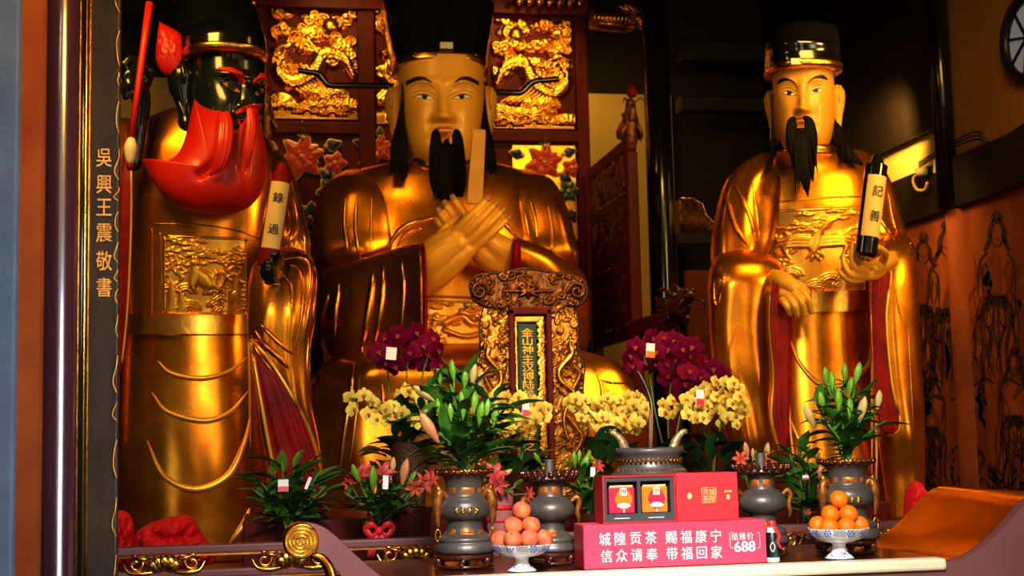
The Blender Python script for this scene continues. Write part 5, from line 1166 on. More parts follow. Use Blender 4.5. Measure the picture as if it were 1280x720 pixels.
for c_, ox, oy in (('贡', -4, 4), ('城', 4, 4), ('茶', -4, -4), ('隍', 4, -4)):
    m2 = MB(); put_text(m2, c_, (xc+ox*U, YU-.002, zc_+oy*U), 8.5*U, bold=.008); m2.build('seal_character', PRINTG, LB, smooth=False)
p = at(862, 620, YU-.001); MB().prism([p+Vector((3.2*U*math.cos(q), 0, 4*U*math.sin(q))) for q in np.linspace(0, 2*PI, 17)[:-1]], (0,-.001,0)).build('emblem', PRINTG, LB, smooth=False)
p = at(910, 616, YU-.001); mb = MB()
for k in range(3): mb.box((p.x+(k-1)*3.4*U, YU-.0015, p.z+2*U), (2.6*U, .001, 2.4*U))
mb.build('print_row', PRINTG, LB, smooth=False); MB().box((p.x, YU-.0015, p.z-5*U), (4*U, .001, 6*U)).build('print_mark', PRINTG, LB, smooth=False)
# little bottle
Y = 5.2; p = at(966, 690, Y); s = mpp(966, Y); zt_ = at(966, 651, Y).z; hb = zt_-TZ
th = thing('small_bottle', 'small dark teal bottle with white cap and red ribbon beside the pink box', 'bottle', (p.x, Y, TZ))
LZ = lambda prof, nm, m: MB().lathe((p.x, Y, 0), [(TZ+.001+hb*a, b*s) for a, b in prof], 28).build(nm, m, th, auto=40)
LZ([(0, 8.2), (.10, 8.4), (.11, 8)], 'white_base', WHITE); LZ([(.105, 7.8), (.70, 7.8), (.72, 7.2)], 'dark_body', BLKPL); LZ([(.71, 7), (.74, 6.6), (.84, 5.4), (.85, 4.6)], 'white_shoulder', WHITE); LZ([(.84, 4.8), (.97, 5), (1.0, 4)], 'red_cap', REDB)
MB().box((p.x+.002, Y-7.7*s, TZ+hb*.33), (5*s, .004, hb*.42)).build('teal_label', TEAL, th, smooth=False, bevel=.001)
mb = MB(); q = lambda u, f: Vector((p.x+u*s, Y-8.4*s, TZ+hb*f)); mb.tube([q(-3,.5), q(-6,.38), q(-3,.26), q(0,.38), q(-3,.5)], .0018, 5, res=20); mb.build('label_outline', WHITE, th)
MB().tube([q(-1,.86), q(4,.72), q(6,.62), q(4,.5), q(8,.32)], [.004,.008,.008,.006,.004], 6, res=20, flat=.4).build('red_ribbon', REDB, th)
# ================================================================== fruit bowls
def bowl(cx, Y, py0, label):
    p = at(cx, 690, Y); s = mpp(cx, Y); th = thing('fruit_bowl', label, 'bowl', (p.x, Y, TZ+.001)); zr_ = at(cx, py0, Y).z; H_ = zr_-TZ
    prof = [(0, 17.5), (.03, 18), (.10, 15), (.25, 9.5), (.42, 8), (.52, 10), (.56, 18), (.66, 27), (.80, 33), (1.0, 37.5), (1.01, 36.6), (.82, 31.5), (.68, 25), (.62, 12), (.61, 2)]
    c = smooth_prof(prof, 70); b = MB().lathe((p.x, Y, 0), [(TZ+.001+H_*f, r*s) for f, r in c], 72, lobes=12, amp=.018); b.build('body', PORC, th); bv = b.bvh()
    y_at = lambda f: py0+(1-f)*(H_/s)
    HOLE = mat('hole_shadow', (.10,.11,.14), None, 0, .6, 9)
    for cl in (-1, 0, 1):
      mb = MB()
      for i in range(-9, 10):
        for j in range(4):
            x = cx+i*3.1+(j % 2)*1.5
            if abs(abs(i)-4) < 2 or (cl == 0) != (abs(i) < 4) or (cl and i*cl < 0): continue
            q = hit(bv, x, y_at(.93-.055*j), .0004)
            if q: mb.sphere(q, (.0028, .0012, .0032), 8, 5)
      if mb.v: mb.build('pierced_holes', HOLE, th)
    for ox in (-14, 14, -30, 30):
        mb = MB()
        for k in range(7):
            a = 2*PI*k/6; o_ = (0, 0) if k == 6 else (3.6*math.cos(a), 3.6*math.sin(a)); q = hit(bv, cx+ox+o_[0], y_at(.85)+o_[1], .0002)
            if q: mb.sphere(q, (.005, .0015, .005), 8, 5)
        if mb.v: mb.build('blue_blossom', COBALT, th)
    mb = MB(); rnd = random.Random(int(cx))
    for k in range(22):
        x, f = cx+rnd.uniform(-12, 12), rnd.uniform(.02, .2); q = hit(bv, x, y_at(f), .0002)
        if q: mb.sphere(q, (.0035*rnd.uniform(.5,1.3), .001, .0035), 8, 5)
    mb.build('blue_sprays', COBALT, th)
    MB().lathe((p.x, Y, 0), [(TZ+.001+H_*.004, 17.9*s), (TZ+.001+H_*.02, 18.3*s), (TZ+.001+H_*.035, 18.1*s)], 48, lobes=12, amp=.018).build('blue_foot_line', COBALT, th)
    return p, s
def fruit(nm, m, pos, r, label, group, cat, dim, stem_m):
    mb = MB(); n_, k_ = 28, 18; R_ = []
    for i in range(k_+1):
        a = -PI/2+PI*min(max(i/k_, .015), .985); ring = []
        for k in range(n_):
            t = 2*PI*k/n_; rr = r*(math.cos(a)); z = r*math.sin(a)*.96
            z -= dim[0]*r*math.exp(-(rr/(.28*r))**2)*(1 if a > 0 else .4*-1)
            g = 1-dim[1]*math.exp(-((t-PI*1.4)/.16)**2)
            ring.append((rr*g*math.cos(t), rr*g*math.sin(t), z))
        R_.append(ring)
    mb.rings(R_)
    for i, (c, rot, lab) in enumerate(pos):
        if i == 0:
            root = thing(nm, lab, cat, c, group); root.rotation_euler = (0, 0, 0)
            MBx = MB(); MBx.v = [tuple(Vector(v)+Vector(c)) for v in mb.v]; MBx.f = mb.f; MBx.m = mb.m
            b = MBx.build('flesh', m, root); st = MB().tube([Vector(c)+Vector((0,0,r*(.95-dim[0]))), Vector(c)+Vector((.001,0,r*(1.0-dim[0]*.7)))], [r*.10, r*.07], 8).build('stem_button', stem_m, root)
        else:
            rr = root.copy(); col.objects.link(rr); rr['label'] = lab; rr.location = c
            for ch in (b, st): q = ch.copy(); col.objects.link(q); q.parent = rr
            rr.rotation_euler = rot; continue
    root.rotation_euler = pos[0][1]
YF = 5.215
pb, s = bowl(652, YF, 681, 'footed white and blue openwork porcelain bowl piled with peaches')
q = lambda x, y, dy: at(x, y, YF+dy)
fruit('peach', PEACH, [(q(652,638,0), (.5,.1,2.2), 'topmost pink peach of the pile'), (q(641.5,657,-.025), (.3,.3,1.0), 'second-tier peach on the left, below the topmost peach'), (q(664,656.5,-.025), (.2,-.2,2.0), 'second-tier peach on the right, below the topmost peach'),
    (q(625,675,-.012), (.8,.1,.5), 'lowest peach at the left end of the bowl'), (q(641,674.5,-.055), (-.6,.2,3.0), 'lowest front peach left of centre with a yellow flush'), (q(662,673.5,-.055), (.5,-.4,1.3), 'lowest front peach right of centre in the bowl'), (q(679.5,673,-.012), (.2,-.5,2.4), 'lowest peach at the right end of the bowl'), (q(653,662,.05), (.1,.1,.2), 'peach at the back of the bowl, mostly hidden')],
    11.6*s, None, 'peaches in the left bowl', 'peach', (.16, .07), STEM)
pb, s = bowl(1049, YF, 661, 'footed white and blue openwork porcelain bowl piled with oranges')
fruit('orange', ORANGE, [(q(1048.5,624,0), (.4,.2,.3), 'topmost orange of the pile'), (q(1038,643,-.022), (.9,.2,1.2), 'second-tier orange on the left, below the topmost orange'), (q(1060.5,642.5,-.022), (.5,-.3,2.4), 'second-tier orange on the right, below the topmost orange'),
    (q(1022.5,656.5,-.005), (.7,.6,.5), 'lowest orange at the left end of the bowl'), (q(1036.5,659,-.052), (1.0,.1,3.0), 'lowest front orange left of centre in the bowl'), (q(1058.5,658.5,-.052), (.5,-.4,1.3), 'lowest front orange right of centre in the bowl'), (q(1074.5,656,-.005), (.2,-.5,2.4), 'lowest orange at the right end of the bowl'), (q(1049,648,.05), (.1,.1,.2), 'orange at the back of the bowl, mostly hidden')],
    11.6*s, None, 'oranges in the right bowl', 'orange', (.07, 0), STEM)
# ================================================================== spirit tablet
PY = 7.55
def inpoly(x, y, P):
    r = False; j = len(P)-1
    for i in range(len(P)):
        if (P[i][1] > y) != (P[j][1] > y) and x < (P[j][0]-P[i][0])*(y-P[i][1])/(P[j][1]-P[i][1])+P[i][0]: r = not r
        j = i
    return r
def relief_shape(poly, Y, step, hf, amp, back):
    xs = [p[0] for p in poly]; ys = [p[1] for p in poly]; x0, x1, y0, y1 = min(xs), max(xs), min(ys), max(ys)
    nx, ny = int((x1-x0)/step), int((y1-y0)/step); h = HM(nx, ny, ny/nx); hf(h, ny/nx)
    mb = MB(); mb.grid(lambda u, v: at(x0+u*(x1-x0), y1-v*(y1-y0), Y-amp*h.H[int(round(v*ny)), int(round(u*nx))]), nx, ny)
    keep = [inpoly(x0+(x1-x0)*((k % nx)+.5)/nx, y1-(y1-y0)*((k//nx)+.5)/ny, poly) for k in range(nx*ny)]
    mb.f = [f for f, k in zip(mb.f, keep) if k]; mb.m = [0]*len(mb.f)
    return mb
th = thing('spirit_tablet', 'carved gilt spirit tablet with a green inscribed strip and dragon borders', 'tablet', (at(662, 600, PY).x, PY, S3+.002))
crown = [(588,356),(594,346),(610,342),(632,340),(648,337),(660,336),(676,338),(690,341),(712,344),(727,349),(733,360),(731,374),(722,382),(708,381),(700,386),(684,392),(640,391),(628,385),(612,383),(600,380),(591,371)]
wingL = [(606,380),(640,383),(638,640),(596,640),(594,600),(597,560),(594,520),(598,490),(595,460),(601,430),(600,405)]
wingR = [(686,383),(718,380),(722,405),(722,430),(730,460),(728,490),(735,520),(733,560),(738,600),(737,640),(690,640)]
def hc(h, asp):
    r = random.Random(31)
    for k in range(46): h.spiral(r.uniform(.03,.97), r.uniform(.05,.95)*asp, r.uniform(.03,.055), 1.3, .009, r.uniform(.3,.6), r.uniform(0,6), r.choice((-1,1)))
    for k in range(8): a = 2*PI*k/8; h.stroke([(.5,.5*asp,1.2),(.5+.12*math.cos(a),.5*asp+.06*math.sin(a),.3)], .022, .95)
    h.ell(.5, .5*asp, .035, .035, 1.2); h.stroke([(.3,.5*asp),(.42,.52*asp)], .014, .8); h.stroke([(.58,.52*asp),(.7,.5*asp)], .014, .8)
    h.spiral(.08, .5*asp, .08, 1.6, .018, .9); h.spiral(.92, .5*asp, .08, 1.6, .018, .9, PI, -1)
def hw_(seed, fl):
    def f(h, asp):
        r = random.Random(seed)
        for k in range(190): h.spiral(r.uniform(.03,.97), r.uniform(0,1)*asp, r.uniform(.06,.11), 1.3, .026, r.uniform(.25,.62), r.uniform(0,6), r.choice((-1,1)))
        F = (lambda u: 1-u) if fl else (lambda u: u)
        h.stroke([(F(u), v*asp, w) for u, v, w in ((.62,.70,.8),(.75,.66,1.2),(.55,.58,1.5),(.35,.50,1.5),(.62,.42,1.6),(.80,.35,1.3),(.55,.25,1.2),(.50,.16,.9),(.70,.08,.5))], .058, 1.15, 90)
        h.ell(F(.60), .72*asp, .12, .10, 1.15); h.ell(F(.45), .74*asp, .08, .04, 1.0)
    return f
MB().prism([at(x, y, PY+.02) for x, y in curve(crown+[crown[0]], 90)[:-1]], (0, .06, 0)).build('crown_backing', CARVD, th, smooth=False)
relief_shape(curve(crown+[crown[0]], 90)[:-1], PY, 1.05, hc, .045, 0).build('carved_crown', mat('crown_gilt', (.36,.14,.02), (.06,.018,.006), .75, .36, 30, .15, 90), th)
mb = MB(); cc = curve(crown+[crown[0]], 120); mb.tube([at(x, y, PY+.005) for x, y in cc], .010, 7); mb.build('crown_edge', CARVD, th)
for wg, sd, fl, nm in ((wingL, 41, True, 'dragon_border'), (wingR, 42, False, 'dragon_border')):
    MB().prism([at(x, y, PY+.03) for x, y in wg], (0, .05, 0)).build('border_backing', CARVD, th, smooth=False)
    relief_shape(wg, PY+.02, 1.0, hw_(sd, fl), .05, 0).build(nm, mat('border_gilt', (.78,.40,.055), (.20,.065,.010), .85, .34, 26, .12, 90), th)
    out_ = [p for p in wg]
    MB().tube([at(x, y, PY+.01) for x, y in out_[1 if not fl else 3:]+([] if fl else [])][:9], .009, 6).build('border_edge', CARVD, th)
for dp in ([(606,428),(610,436),(609,446),(617,456),(625,466),(625,480),(614,492),(606,504),(610,520),(616,536),(611,552)], [(712,426),(714,435),(714,444),(703,457),(698,467),(702,478),(713,486),(717,494),(709,508),(705,522),(706,536),(711,552)]):
    r_ = [1.6]+[4.2-.22*k for k in range(len(dp)-1)]; s = mpp(660, PY)
    d_ = MB().tube([at(x, y, PY-.045) for x, y in dp], [a*s for a in r_], 10, res=60).build('carved_dragon', GOLDB, th)
    mb = MB(); dragon_head(mb, at(dp[0][0], dp[0][1]-2, PY-.05), Vector((.1, -.3, 1)), .045, Vector((0,-1,0))); mb.build('dragon_head', GOLDB, d_)
fx = [at(x, 500, PY).x for x in (637, 643.5, 648, 671.5, 676, 690)]; z0, z1 = S3, at(662, 387, PY).z
DX = at(662, 500, PY).x-at(660, 400, PY).x
for a, b in ((fx[0], fx[0]+.028), (fx[5]-.028, fx[5])): MB().box2((a, PY-.05, z0), (b, PY+.05, z1)).build('frame_stile', DREDW, th, smooth=False, bevel=.006)
MB().box2((fx[0], PY-.05, z1-.03), (fx[5], PY+.05, z1+.01)).build('frame_head', DREDW, th, smooth=False, bevel=.006)
MB().box2((fx[0], PY, z0), (fx[5], PY+.05, z1)).build('panel_back', CARVD, th, smooth=False)
def hb_(h, asp):
    r = random.Random(5)
    for k in range(int(16*asp)): h.stroke([(r.uniform(.2,.8), k/16., 1.3), (r.uniform(.05,.95), (k+.7)/16., .4)], .16, r.uniform(.5,1)); h.spiral(r.uniform(.2,.8), (k+.3)/16., .28, 1.2, .09, 1.0, r.uniform(0,6))
for a, b in ((fx[0]+.03, fx[2]-.002), (fx[3]+.002, fx[5]-.03)):
    asp = (z1-.06-z0)/(b-a); h = HM(8, int(8*asp), asp); hb_(h, asp)
    MB().grid(lambda u, v: (a+u*(b-a), PY-.005-.028*h.H[int(round(v*h.ny)), int(round(u*8))], z0+v*(z1-.06-z0)), 8, h.ny).build('gilt_inner_border', GOLDB, th)
MB().box2((fx[0]+.03, PY-.022, z1-.075), (fx[5]-.03, PY, z1-.03)).build('gilt_top_border', GOLDB, th, smooth=False, bevel=.01)
MB().box2((fx[2], PY-.03, z0+.02), (fx[3], PY, z1-.08)).build('green_strip', GREENP, th, smooth=False, bevel=.004)
xc = (fx[2]+fx[3])/2; s = mpp(660, PY)
for i, c_ in enumerate('金山神主汉博陆侯霍光大将军之'):
    mb = MB(); put_text(mb, c_, (xc, PY-.033, at(660, 416+10.9*i, PY).z), 11.5*s, bold=.012, sx=1.35)
    if mb.v: mb.build('character', GOLDB, th, smooth=False)
MB().box2((at(596, 600, PY).x, PY-.12, S3+.002), (at(738, 600, PY).x, PY+.12, S3+.06)).build('plinth', CARVD, th, smooth=False, bevel=.01)
# ================================================================== red cloths
def cloth(outline, c, Y, dep, seed, label):
    r = random.Random(seed); cr = [(r.uniform(0,2*PI), r.uniform(.12,.3), r.uniform(0,6)) for k in range(7)]
    def fn(x, y, s_):
        v = 0
        for a, f, p_ in cr: v += abs(math.sin((x*math.cos(a)+y*math.sin(a))*f+p_))-.5
        return v*dep*.21*(1-s_**4)
    tag(inflate(outline, c, Y, dep, 90, 20, fn=fn).build('red_cloth', CLOTH, auto=25), label, 'cloth')
cloth([(168,700),(166,680),(172,664),(190,653),(215,646),(236,644),(246,655),(256,672),(268,688),(266,704),(220,712)], (215,684), 7.35, .16, 1, 'large crumpled red cloth bundle at the foot of the left statue')
cloth([(132,700),(134,660),(142,640),(158,640),(167,655),(168,690),(160,708)], (150,678), 7.5, .10, 2, 'smaller red cloth bundle beside the couplet board')
cloth([(1130,655),(1131,622),(1137,605),(1146,601),(1156,612),(1170,622),(1172,645),(1165,685),(1145,692)], (1148,645), 6.75, .10, 3, 'red cloth bundle standing left of the gilded table end')
cloth([(1172,634),(1190,625),(1215,619),(1232,621),(1248,616),(1264,621),(1268,650),(1220,690)], (1220,650), 6.75, .10, 4, 'low red cloth lying behind the gilded table end')
# ================================================================== flowers
def proto(mb, mats, nm):
    o = mb.build(nm, mats); me = o.data; M = Matrix.Translation(o.location); me.transform(M); bpy.data.objects.remove(o); return me
def inst(nm, me, parent, P, rot, sc_):
    o = bpy.data.objects.new(nm, me); col.objects.link(o); o.parent = parent; o.location = Vector(P)-origin_of(parent)
    o.rotation_euler = rot; o.scale = (sc_,)*3 if not hasattr(sc_, '__len__') else sc_; return o
def petal(mb, ang, l, w, cup, M=None, mi=0, l0=.05, tip=.9):
    ca, sa = math.cos(ang), math.sin(ang)
    def f(u, v):
        r = l0+(l-l0)*v; ww = w*(math.sin(PI*min(1, v**tip*.96+.02))**.75)*(2*u-1)
        y = -cup*(1-(1-v)**2) + .10*(2*u-1)**2*w + cup*1.6*v*v
        return Vector((r*ca-ww*sa, y, r*sa+ww*ca))
    mb.grid(f, 4, 7, mi)
def orchid_mesh(mats, nm):
    mb = MB()
    for a in (PI/2, PI/2+2.35, PI/2-2.35): petal(mb, a, .95, .36, .05)
    for a in (.10, PI-.10): petal(mb, a, 1.0, .58, .14)
    mb.sphere((0, -.16, -.06), (.16, .14, .17), 10, 7, mi=1); mb.tube([(0,-.15,-.1), (0,-.30,-.25), (0,-.24,-.42)], [.14,.15,.03], 8, res=8, mi=1)
    for s_ in (-1, 1): mb.tube([(0,-.16,-.1), (s_*.16,-.28,-.06), (s_*.15,-.3,.08)], [.06,.09,.02], 6, res=6, mi=1)
    return proto(mb, mats, nm)
ORY = orchid_mesh([YEL, YELC], 'yellow_orchid_flower'); ORP = orchid_mesh([PUR, PURC], 'purple_orchid_flower')
def bud_mesh(m, nm):
    mb = MB(); R_ = []
    for i in range(15):
        t = i/14; r = .145*(math.sin(PI*min(.985, t**1.25*.93+.05))**.8)
        R_.append([(r*(1+.10*math.cos(3*2*PI*k/18))*math.cos(2*PI*k/18), r*(1+.10*math.cos(3*2*PI*k/18))*math.sin(2*PI*k/18), t) for k in range(18)])
    return proto(mb.rings(R_), m, nm)
BG, BP = bud_mesh(BUDG, 'green_bud'), bud_mesh(BUDP, 'pinkish_bud')
BPK = bud_mesh(mat('pink_bud', (.70,.22,.14), (.55,.35,.10), 0, .45, 6), 'pink_bud')
def lily_mesh(m, nm):
    mb = MB()
    for k in range(6):
        a = 2*PI*k/6; w = .24 if k % 2 else .19
        def f(u, v):
            r = .08+.95*v; ww = w*math.sin(PI*(v**.9*.96+.03))**.8*(2*u-1); z = .62*v**.8-.75*v**3*.55+.06*abs(2*u-1)
            return Vector((r*math.cos(a)-ww*math.sin(a), r*math.sin(a)+ww*math.cos(a), z))
        mb.grid(f, 4, 9)
        mb.tube([(0,0,.1), (.16*math.cos(a+.5), .16*math.sin(a+.5), .45), (.26*math.cos(a+.5), .26*math.sin(a+.5), .62)], [.012,.012,.03], 5, res=8, mi=1)
    mb.tube([(0,0,-.25), (0,0,0), (0,0,.15)], [.04,.07,.10], 8)
    return proto(mb, m, nm)
LP, LO = lily_mesh([PINKL, YELC], 'pink_lily_flower'), lily_mesh([ORNL, YELC], 'salmon_lily_flower')
def leaf(mb, P, d, l, w, droop=.3, twist=0):
    d = Vector(d).normalized(); sd = d.cross(Vector((0, 0, 1)))
    sd = sd.normalized() if sd.length > .05 else Vector((1, 0, 0)); up = sd.cross(d)
    if twist: R_ = Matrix.Rotation(twist, 3, d); sd = R_ @ sd; up = R_ @ up
    def f(u, v):
        ww = w*(math.sin(PI*(v**.75*.97+.015))**.9)*(2*u-1)
        c = Vector(P)+d*(l*v)-Vector((0,0,1))*(droop*l*v*v)
        return c+sd*ww+up*(.35*abs(ww))
    mb.grid(f, 2, 8)
def rdir(b, dx, dz, rnd, jit=.25): return Vector((dx+rnd.uniform(-jit,jit), rnd.uniform(-.7,.5), dz+rnd.uniform(-jit,jit)))
def card(root, px, py, Y, w, h, rz=0, two=None):
    s = mpp(px, Y); p = at(px, py, Y)
    c_ = MB().box(p, (w*s, .004, h*s), rx=-.15, ry=rz).build('card', CARDW, root, smooth=False)
    if two: MB().box(p+Vector((0,-.004,-h*s*.28)), (w*s*.98, .003, h*s*.42), rx=-.15, ry=rz).build('card_print', two, c_, smooth=False)
def bouquet(nm, label, base, stems, lpx, nleaf, buds=(), blooms=(), cards=(), seed=1, wide=.14, low=.25, lm=LEAF, group=None, cat='bouquet'):
    rnd = random.Random(seed); B0 = at(*base); root = thing(nm, label, cat, B0, group); s = mpp(base[0], base[2]); mbL = MB()
    for (px, py, dy) in stems:
        T = at(px, py, base[2]+dy); b = B0+Vector((rnd.uniform(-.02,.02), rnd.uniform(-.02,.02), -.01)); mid = b.lerp(T, .5)+Vector(((T.x-b.x)*-.15, 0, .0))
        c = curve([tuple(b), tuple(mid), tuple(T)], 12); MB().tube([tuple(x) for x in c], [.006]*11+[.004], 6).build('stem', STEM, root)
        for k in range(nleaf):
            t = low+(1.0-low)*(k+rnd.random())/nleaf; i = min(10, int(t*11)); P = Vector(c[i]); a = rnd.uniform(0, 2*PI); e = rnd.uniform(.25, 1.0)
            tg = (Vector(c[i+1])-P).normalized(); d = Vector((math.cos(a), math.sin(a)*.8, 0))*math.cos(e)+tg*math.sin(e)
            l = lpx*s*rnd.uniform(.6, 1.15); leaf(mbL, P, d, l, l*wide*rnd.uniform(.8,1.2), rnd.uniform(.1,.45), rnd.uniform(-.5,.5))
    if mbL.v: mbL.build('foliage', lm, root)
    for px, py, dy, dx, dz, l, me in buds:
        P = at(px, py, base[2]+dy); d = Vector((dx, rnd.uniform(-.3,.05), dz)).normalized(); L_ = l*s
        inst('bud', me, root, P-d*(L_*.5), d.to_track_quat('Z', 'Y').to_euler(), (L_*1.15, L_*1.15, L_))
        near = min(stems, key=lambda q: abs(q[0]-px)+abs(q[1]-py)); Q = at(near[0], near[1], base[2]+near[2])
        e0 = P-d*(L_*.48); q0 = B0.lerp(Q, .75)
        MB().tube([tuple(q0), tuple(q0.lerp(e0, .6)+Vector((0,0,-.005))), tuple(e0)], [.004,.004,.005], 6, res=8).build('bud_stalk', STEM, root)
    for px, py, dy, dx, dz, r, me in blooms:
        P = at(px, py, base[2]+dy); d = Vector((dx, -.8, dz)).normalized(); q_ = d.to_track_quat('Z', 'Y').to_euler()
        inst('flower', me, root, P-d*(r*s*.3), q_, r*s); MB().tube([tuple(B0.lerp(P, .35)), tuple(B0.lerp(P, .75)), tuple(P-d*(r*s*.4))], .004, 6, res=8).build('flower_stalk', STEM, root)
    for cdx in cards: card(root, *cdx)
    return root
YL = YV
# tall lilies in the left pewter vase
bouquet('lily_bouquet', 'tall bunch of lilies with fat green buds in the left pewter vase', (580,588,YL), [(531,480,0),(545,468,.03),(563,480,-.03),(580,472,.02),(594,468,.0),(607,500,-.03),(622,490,.0),(548,540,-.05),(600,520,.05),(575,500,-.06),(560,520,.02),(590,530,-.04),(540,560,-.04),(566,548,-.08),(608,560,-.04),(636,505,.02),(520,505,.03)], 58, 9,
    [(530,492,-.03,-.75,.55,34,BP),(537,535,-.10,-.55,.9,44,BPK),(549,471,0,-.15,1,21,BG),(566,463,0,-.1,1,27,BG),(581,474,0,.05,1,28,BG),(592,468,0,.1,1,32,BP),(601,476,.02,.2,1,24,BP),(548,510,-.05,-.1,1,24,BG),(577,499,-.06,-.05,1,20,BG),(593,503,-.06,.12,1,28,BG),(601,517,-.10,.15,1,31,BG),(609,510,-.08,.15,1,24,BG),(619,519,-.05,.15,1,30,BG),(563,515,-.08,-.05,1,22,BG),(579,514,-.08,.05,1,22,BG),(544,486,0,-.4,1,20,BG)], seed=2)
bouquet('lily_bouquet', 'bunch of lilies with slim green buds in the pewter vase behind the oranges', (1058,577,YL), [(1018,500,.0),(1030,490,.03),(1042,478,-.02),(1056,470,.02),(1068,478,-.02),(1082,485,.03),(1094,500,0),(1108,525,.02),(1035,530,-.05),(1075,525,-.05),(1050,505,-.05)], 44, 12,
    [(1032,470,.0,-.1,1,24,BG),(1040,476,-.02,.02,1,24,BG),(1056,466,.0,0,1,24,BG),(1072,466,.0,.25,1,28,BG),(1063,484,-.04,.1,1,26,BG),(1027,502,-.05,-.25,1,26,BG),(1048,500,-.06,.0,1,30,BG),(1012,520,-.05,-.45,.9,32,BP),(1078,512,-.06,.2,1,34,BP),(1098,500,.0,.2,1,26,BP),(1062,510,-.05,.05,1,26,BG),(1037,484,0,-.15,1,20,BG)], seed=3)
# bunches on the lower step
def glass_vase(cx, Y, py0, hw, label):
    p = at(cx, py0, Y); s = mpp(cx, Y); z1 = p.z; th = thing('glass_vase', label, 'vase', (p.x, Y, S2))
    MB().lathe((p.x, Y, 0), [(S2+.004, hw*s*.2), (S2+.002, hw*s*.8), (S2+.012, hw*s*.92), (z1, hw*s), (z1, hw*s-.003), (S2+.016, hw*s*.92-.003), (S2+.014, hw*s*.2)], 32).build('glass', GLASS, th, auto=50)
    return th, p, s
th, p, s = glass_vase(474, 6.62, 640, 16, 'clear glass vase with a red bow holding pink lilies')
mb = MB(); c = at(474, 664, 6.5)
for sg in (-1, 1): mb.tube([c, c+Vector((sg*.035,-.02,.03)), c+Vector((sg*.06,0,.01)), c+Vector((sg*.035,-.01,-.02)), c], [.006,.015,.018,.014,.006], 8, res=24, flat=.5); mb.tube([c, c+Vector((sg*.03,-.01,-.07)), c+Vector((sg*.05,0,-.16))], [.012,.020,.016], 8, res=14, flat=.35)
mb.sphere(c, .022, 10, 8); mb.build('red_bow', REDB, th)
bouquet('lily_bouquet', 'pink lilies with green leaves in the glass vase with the red bow', (474,660,6.62), [(440,592,0),(455,600,-.03),(472,588,.02),(488,592,0),(503,602,.02),(520,606,0),(430,615,0),(462,625,-.04),(515,625,0)], 44, 7,
    [(445,592,-.05,-.35,.9,26,BG),(466,598,-.10,0,1,32,BG),(506,590,-.03,.2,1,34,BPK),(515,598,0,.45,.8,22,BG),(491,582,0,.1,1,22,BP)],
    [(446,594,0,-.4,.3,14,LP),(458,589,.02,-.1,.5,13,LP),(479,590,-.02,.2,.4,17,LP),(436,604,0,-.6,0,11,LP),(530,604,-.02,.3,.2,15,LO),(539,598,0,.5,.4,13,LP),(519,610,-.04,0,-.1,13,LO)], [(482,603,6.48,7,17,.05)], 5)
th, p, s = glass_vase(362, 6.9, 655, 14, 'clear glass vase of plain green stems behind the scroll end')
bouquet('green_bouquet', 'leafy green bunch without flowers left of the altar scroll end', (362,665,6.9), [(322,598,0),(335,585,.02),(352,575,0),(368,578,-.03),(383,580,.02),(398,592,0),(408,608,0),(340,620,-.04),(392,625,-.04),(315,610,0),(412,612,0)], 50, 11, [], [], [(354,607,6.72,13,15,0,REDB),(385,604,6.74,4,16,.4)], 6, .13)
th, p, s = glass_vase(1008, 6.62, 640, 13, 'clear glass vase of dark stems between the right candlestick and the oranges')
bouquet('green_bouquet', 'dark leafy bunch with a few red buds between the right candlestick and right vase', (1008,655,6.62), [(985,560,0),(998,548,.02),(1012,556,-.02),(1024,566,0),(978,580,0),(1030,590,0),(1000,600,-.05),(1020,610,-.05),(1012,580,-.05)], 46, 9, [(1025,590,-.1,.1,1,16,BPK),(1008,592,-.1,0,1,10,BPK)], [(1010,640,-.12,0,0,5,LP)], [(1007,597,6.45,8,6,0,REDB)], 7)
def small_pot(cx, Y, pyT, hw, label, m, zb, nm='flower_pot', bands=None):
    p = at(cx, pyT, Y); s = mpp(cx, Y); th = thing(nm, label, 'pot', (p.x, Y, zb)); h_ = p.z-zb
    MB().lathe((p.x, Y, 0), [(zb, hw*s*.6), (zb+h_*.04, hw*s*.68), (zb+h_*.5, hw*s*.95), (zb+h_*.85, hw*s), (zb+h_*.9, hw*s*1.06), (p.z, hw*s*1.08), (p.z, hw*s*.98), (zb+h_*.88, hw*s*.92), (zb+h_*.85, .01)], 36).build('pot_body', m, th, auto=50)
    if bands:
        for k in range(5): zz = zb+h_*(.12+.16*k); MB().lathe((p.x, Y, 0), [(zz, hw*s*(.8+.05*k)), (zz+.012, hw*s*(.92+.035*k)), (zz+.024, hw*s*(.8+.05*k))], 36).build('stripe', bands, th)
    return th
small_pot(514, 6.72, 634, 24, 'dark round glazed pot right of the glass vase with bow', ROSEW, S2+.002)
small_pot(624, 6.3+.45, 613, 17, 'pot wrapped with pink and red stripes between the left vase and the peaches', mat('pink_wrap', (.62,.22,.22), None, 0, .6, 9), S2+.002, 'wrapped_pot', REDB)
bouquet('lily_bouquet', 'pink lilies rising from the striped pot beside the left pewter vase', (624,620,6.72), [(612,595,0),(628,600,0),(645,608,0)], 36, 5, [(632,592,-.05,.8,.5,20,BP)], [(618,592,-.1,.1,.4,17,LP),(622,606,-.12,.0,-.2,15,LP),(662,617,-.05,.6,.1,10,LP)], [], 8)
small_pot(738, 6.75, 640, 20, 'dark pot behind the pink box and the left candlestick', ROSEW, S2+.002)
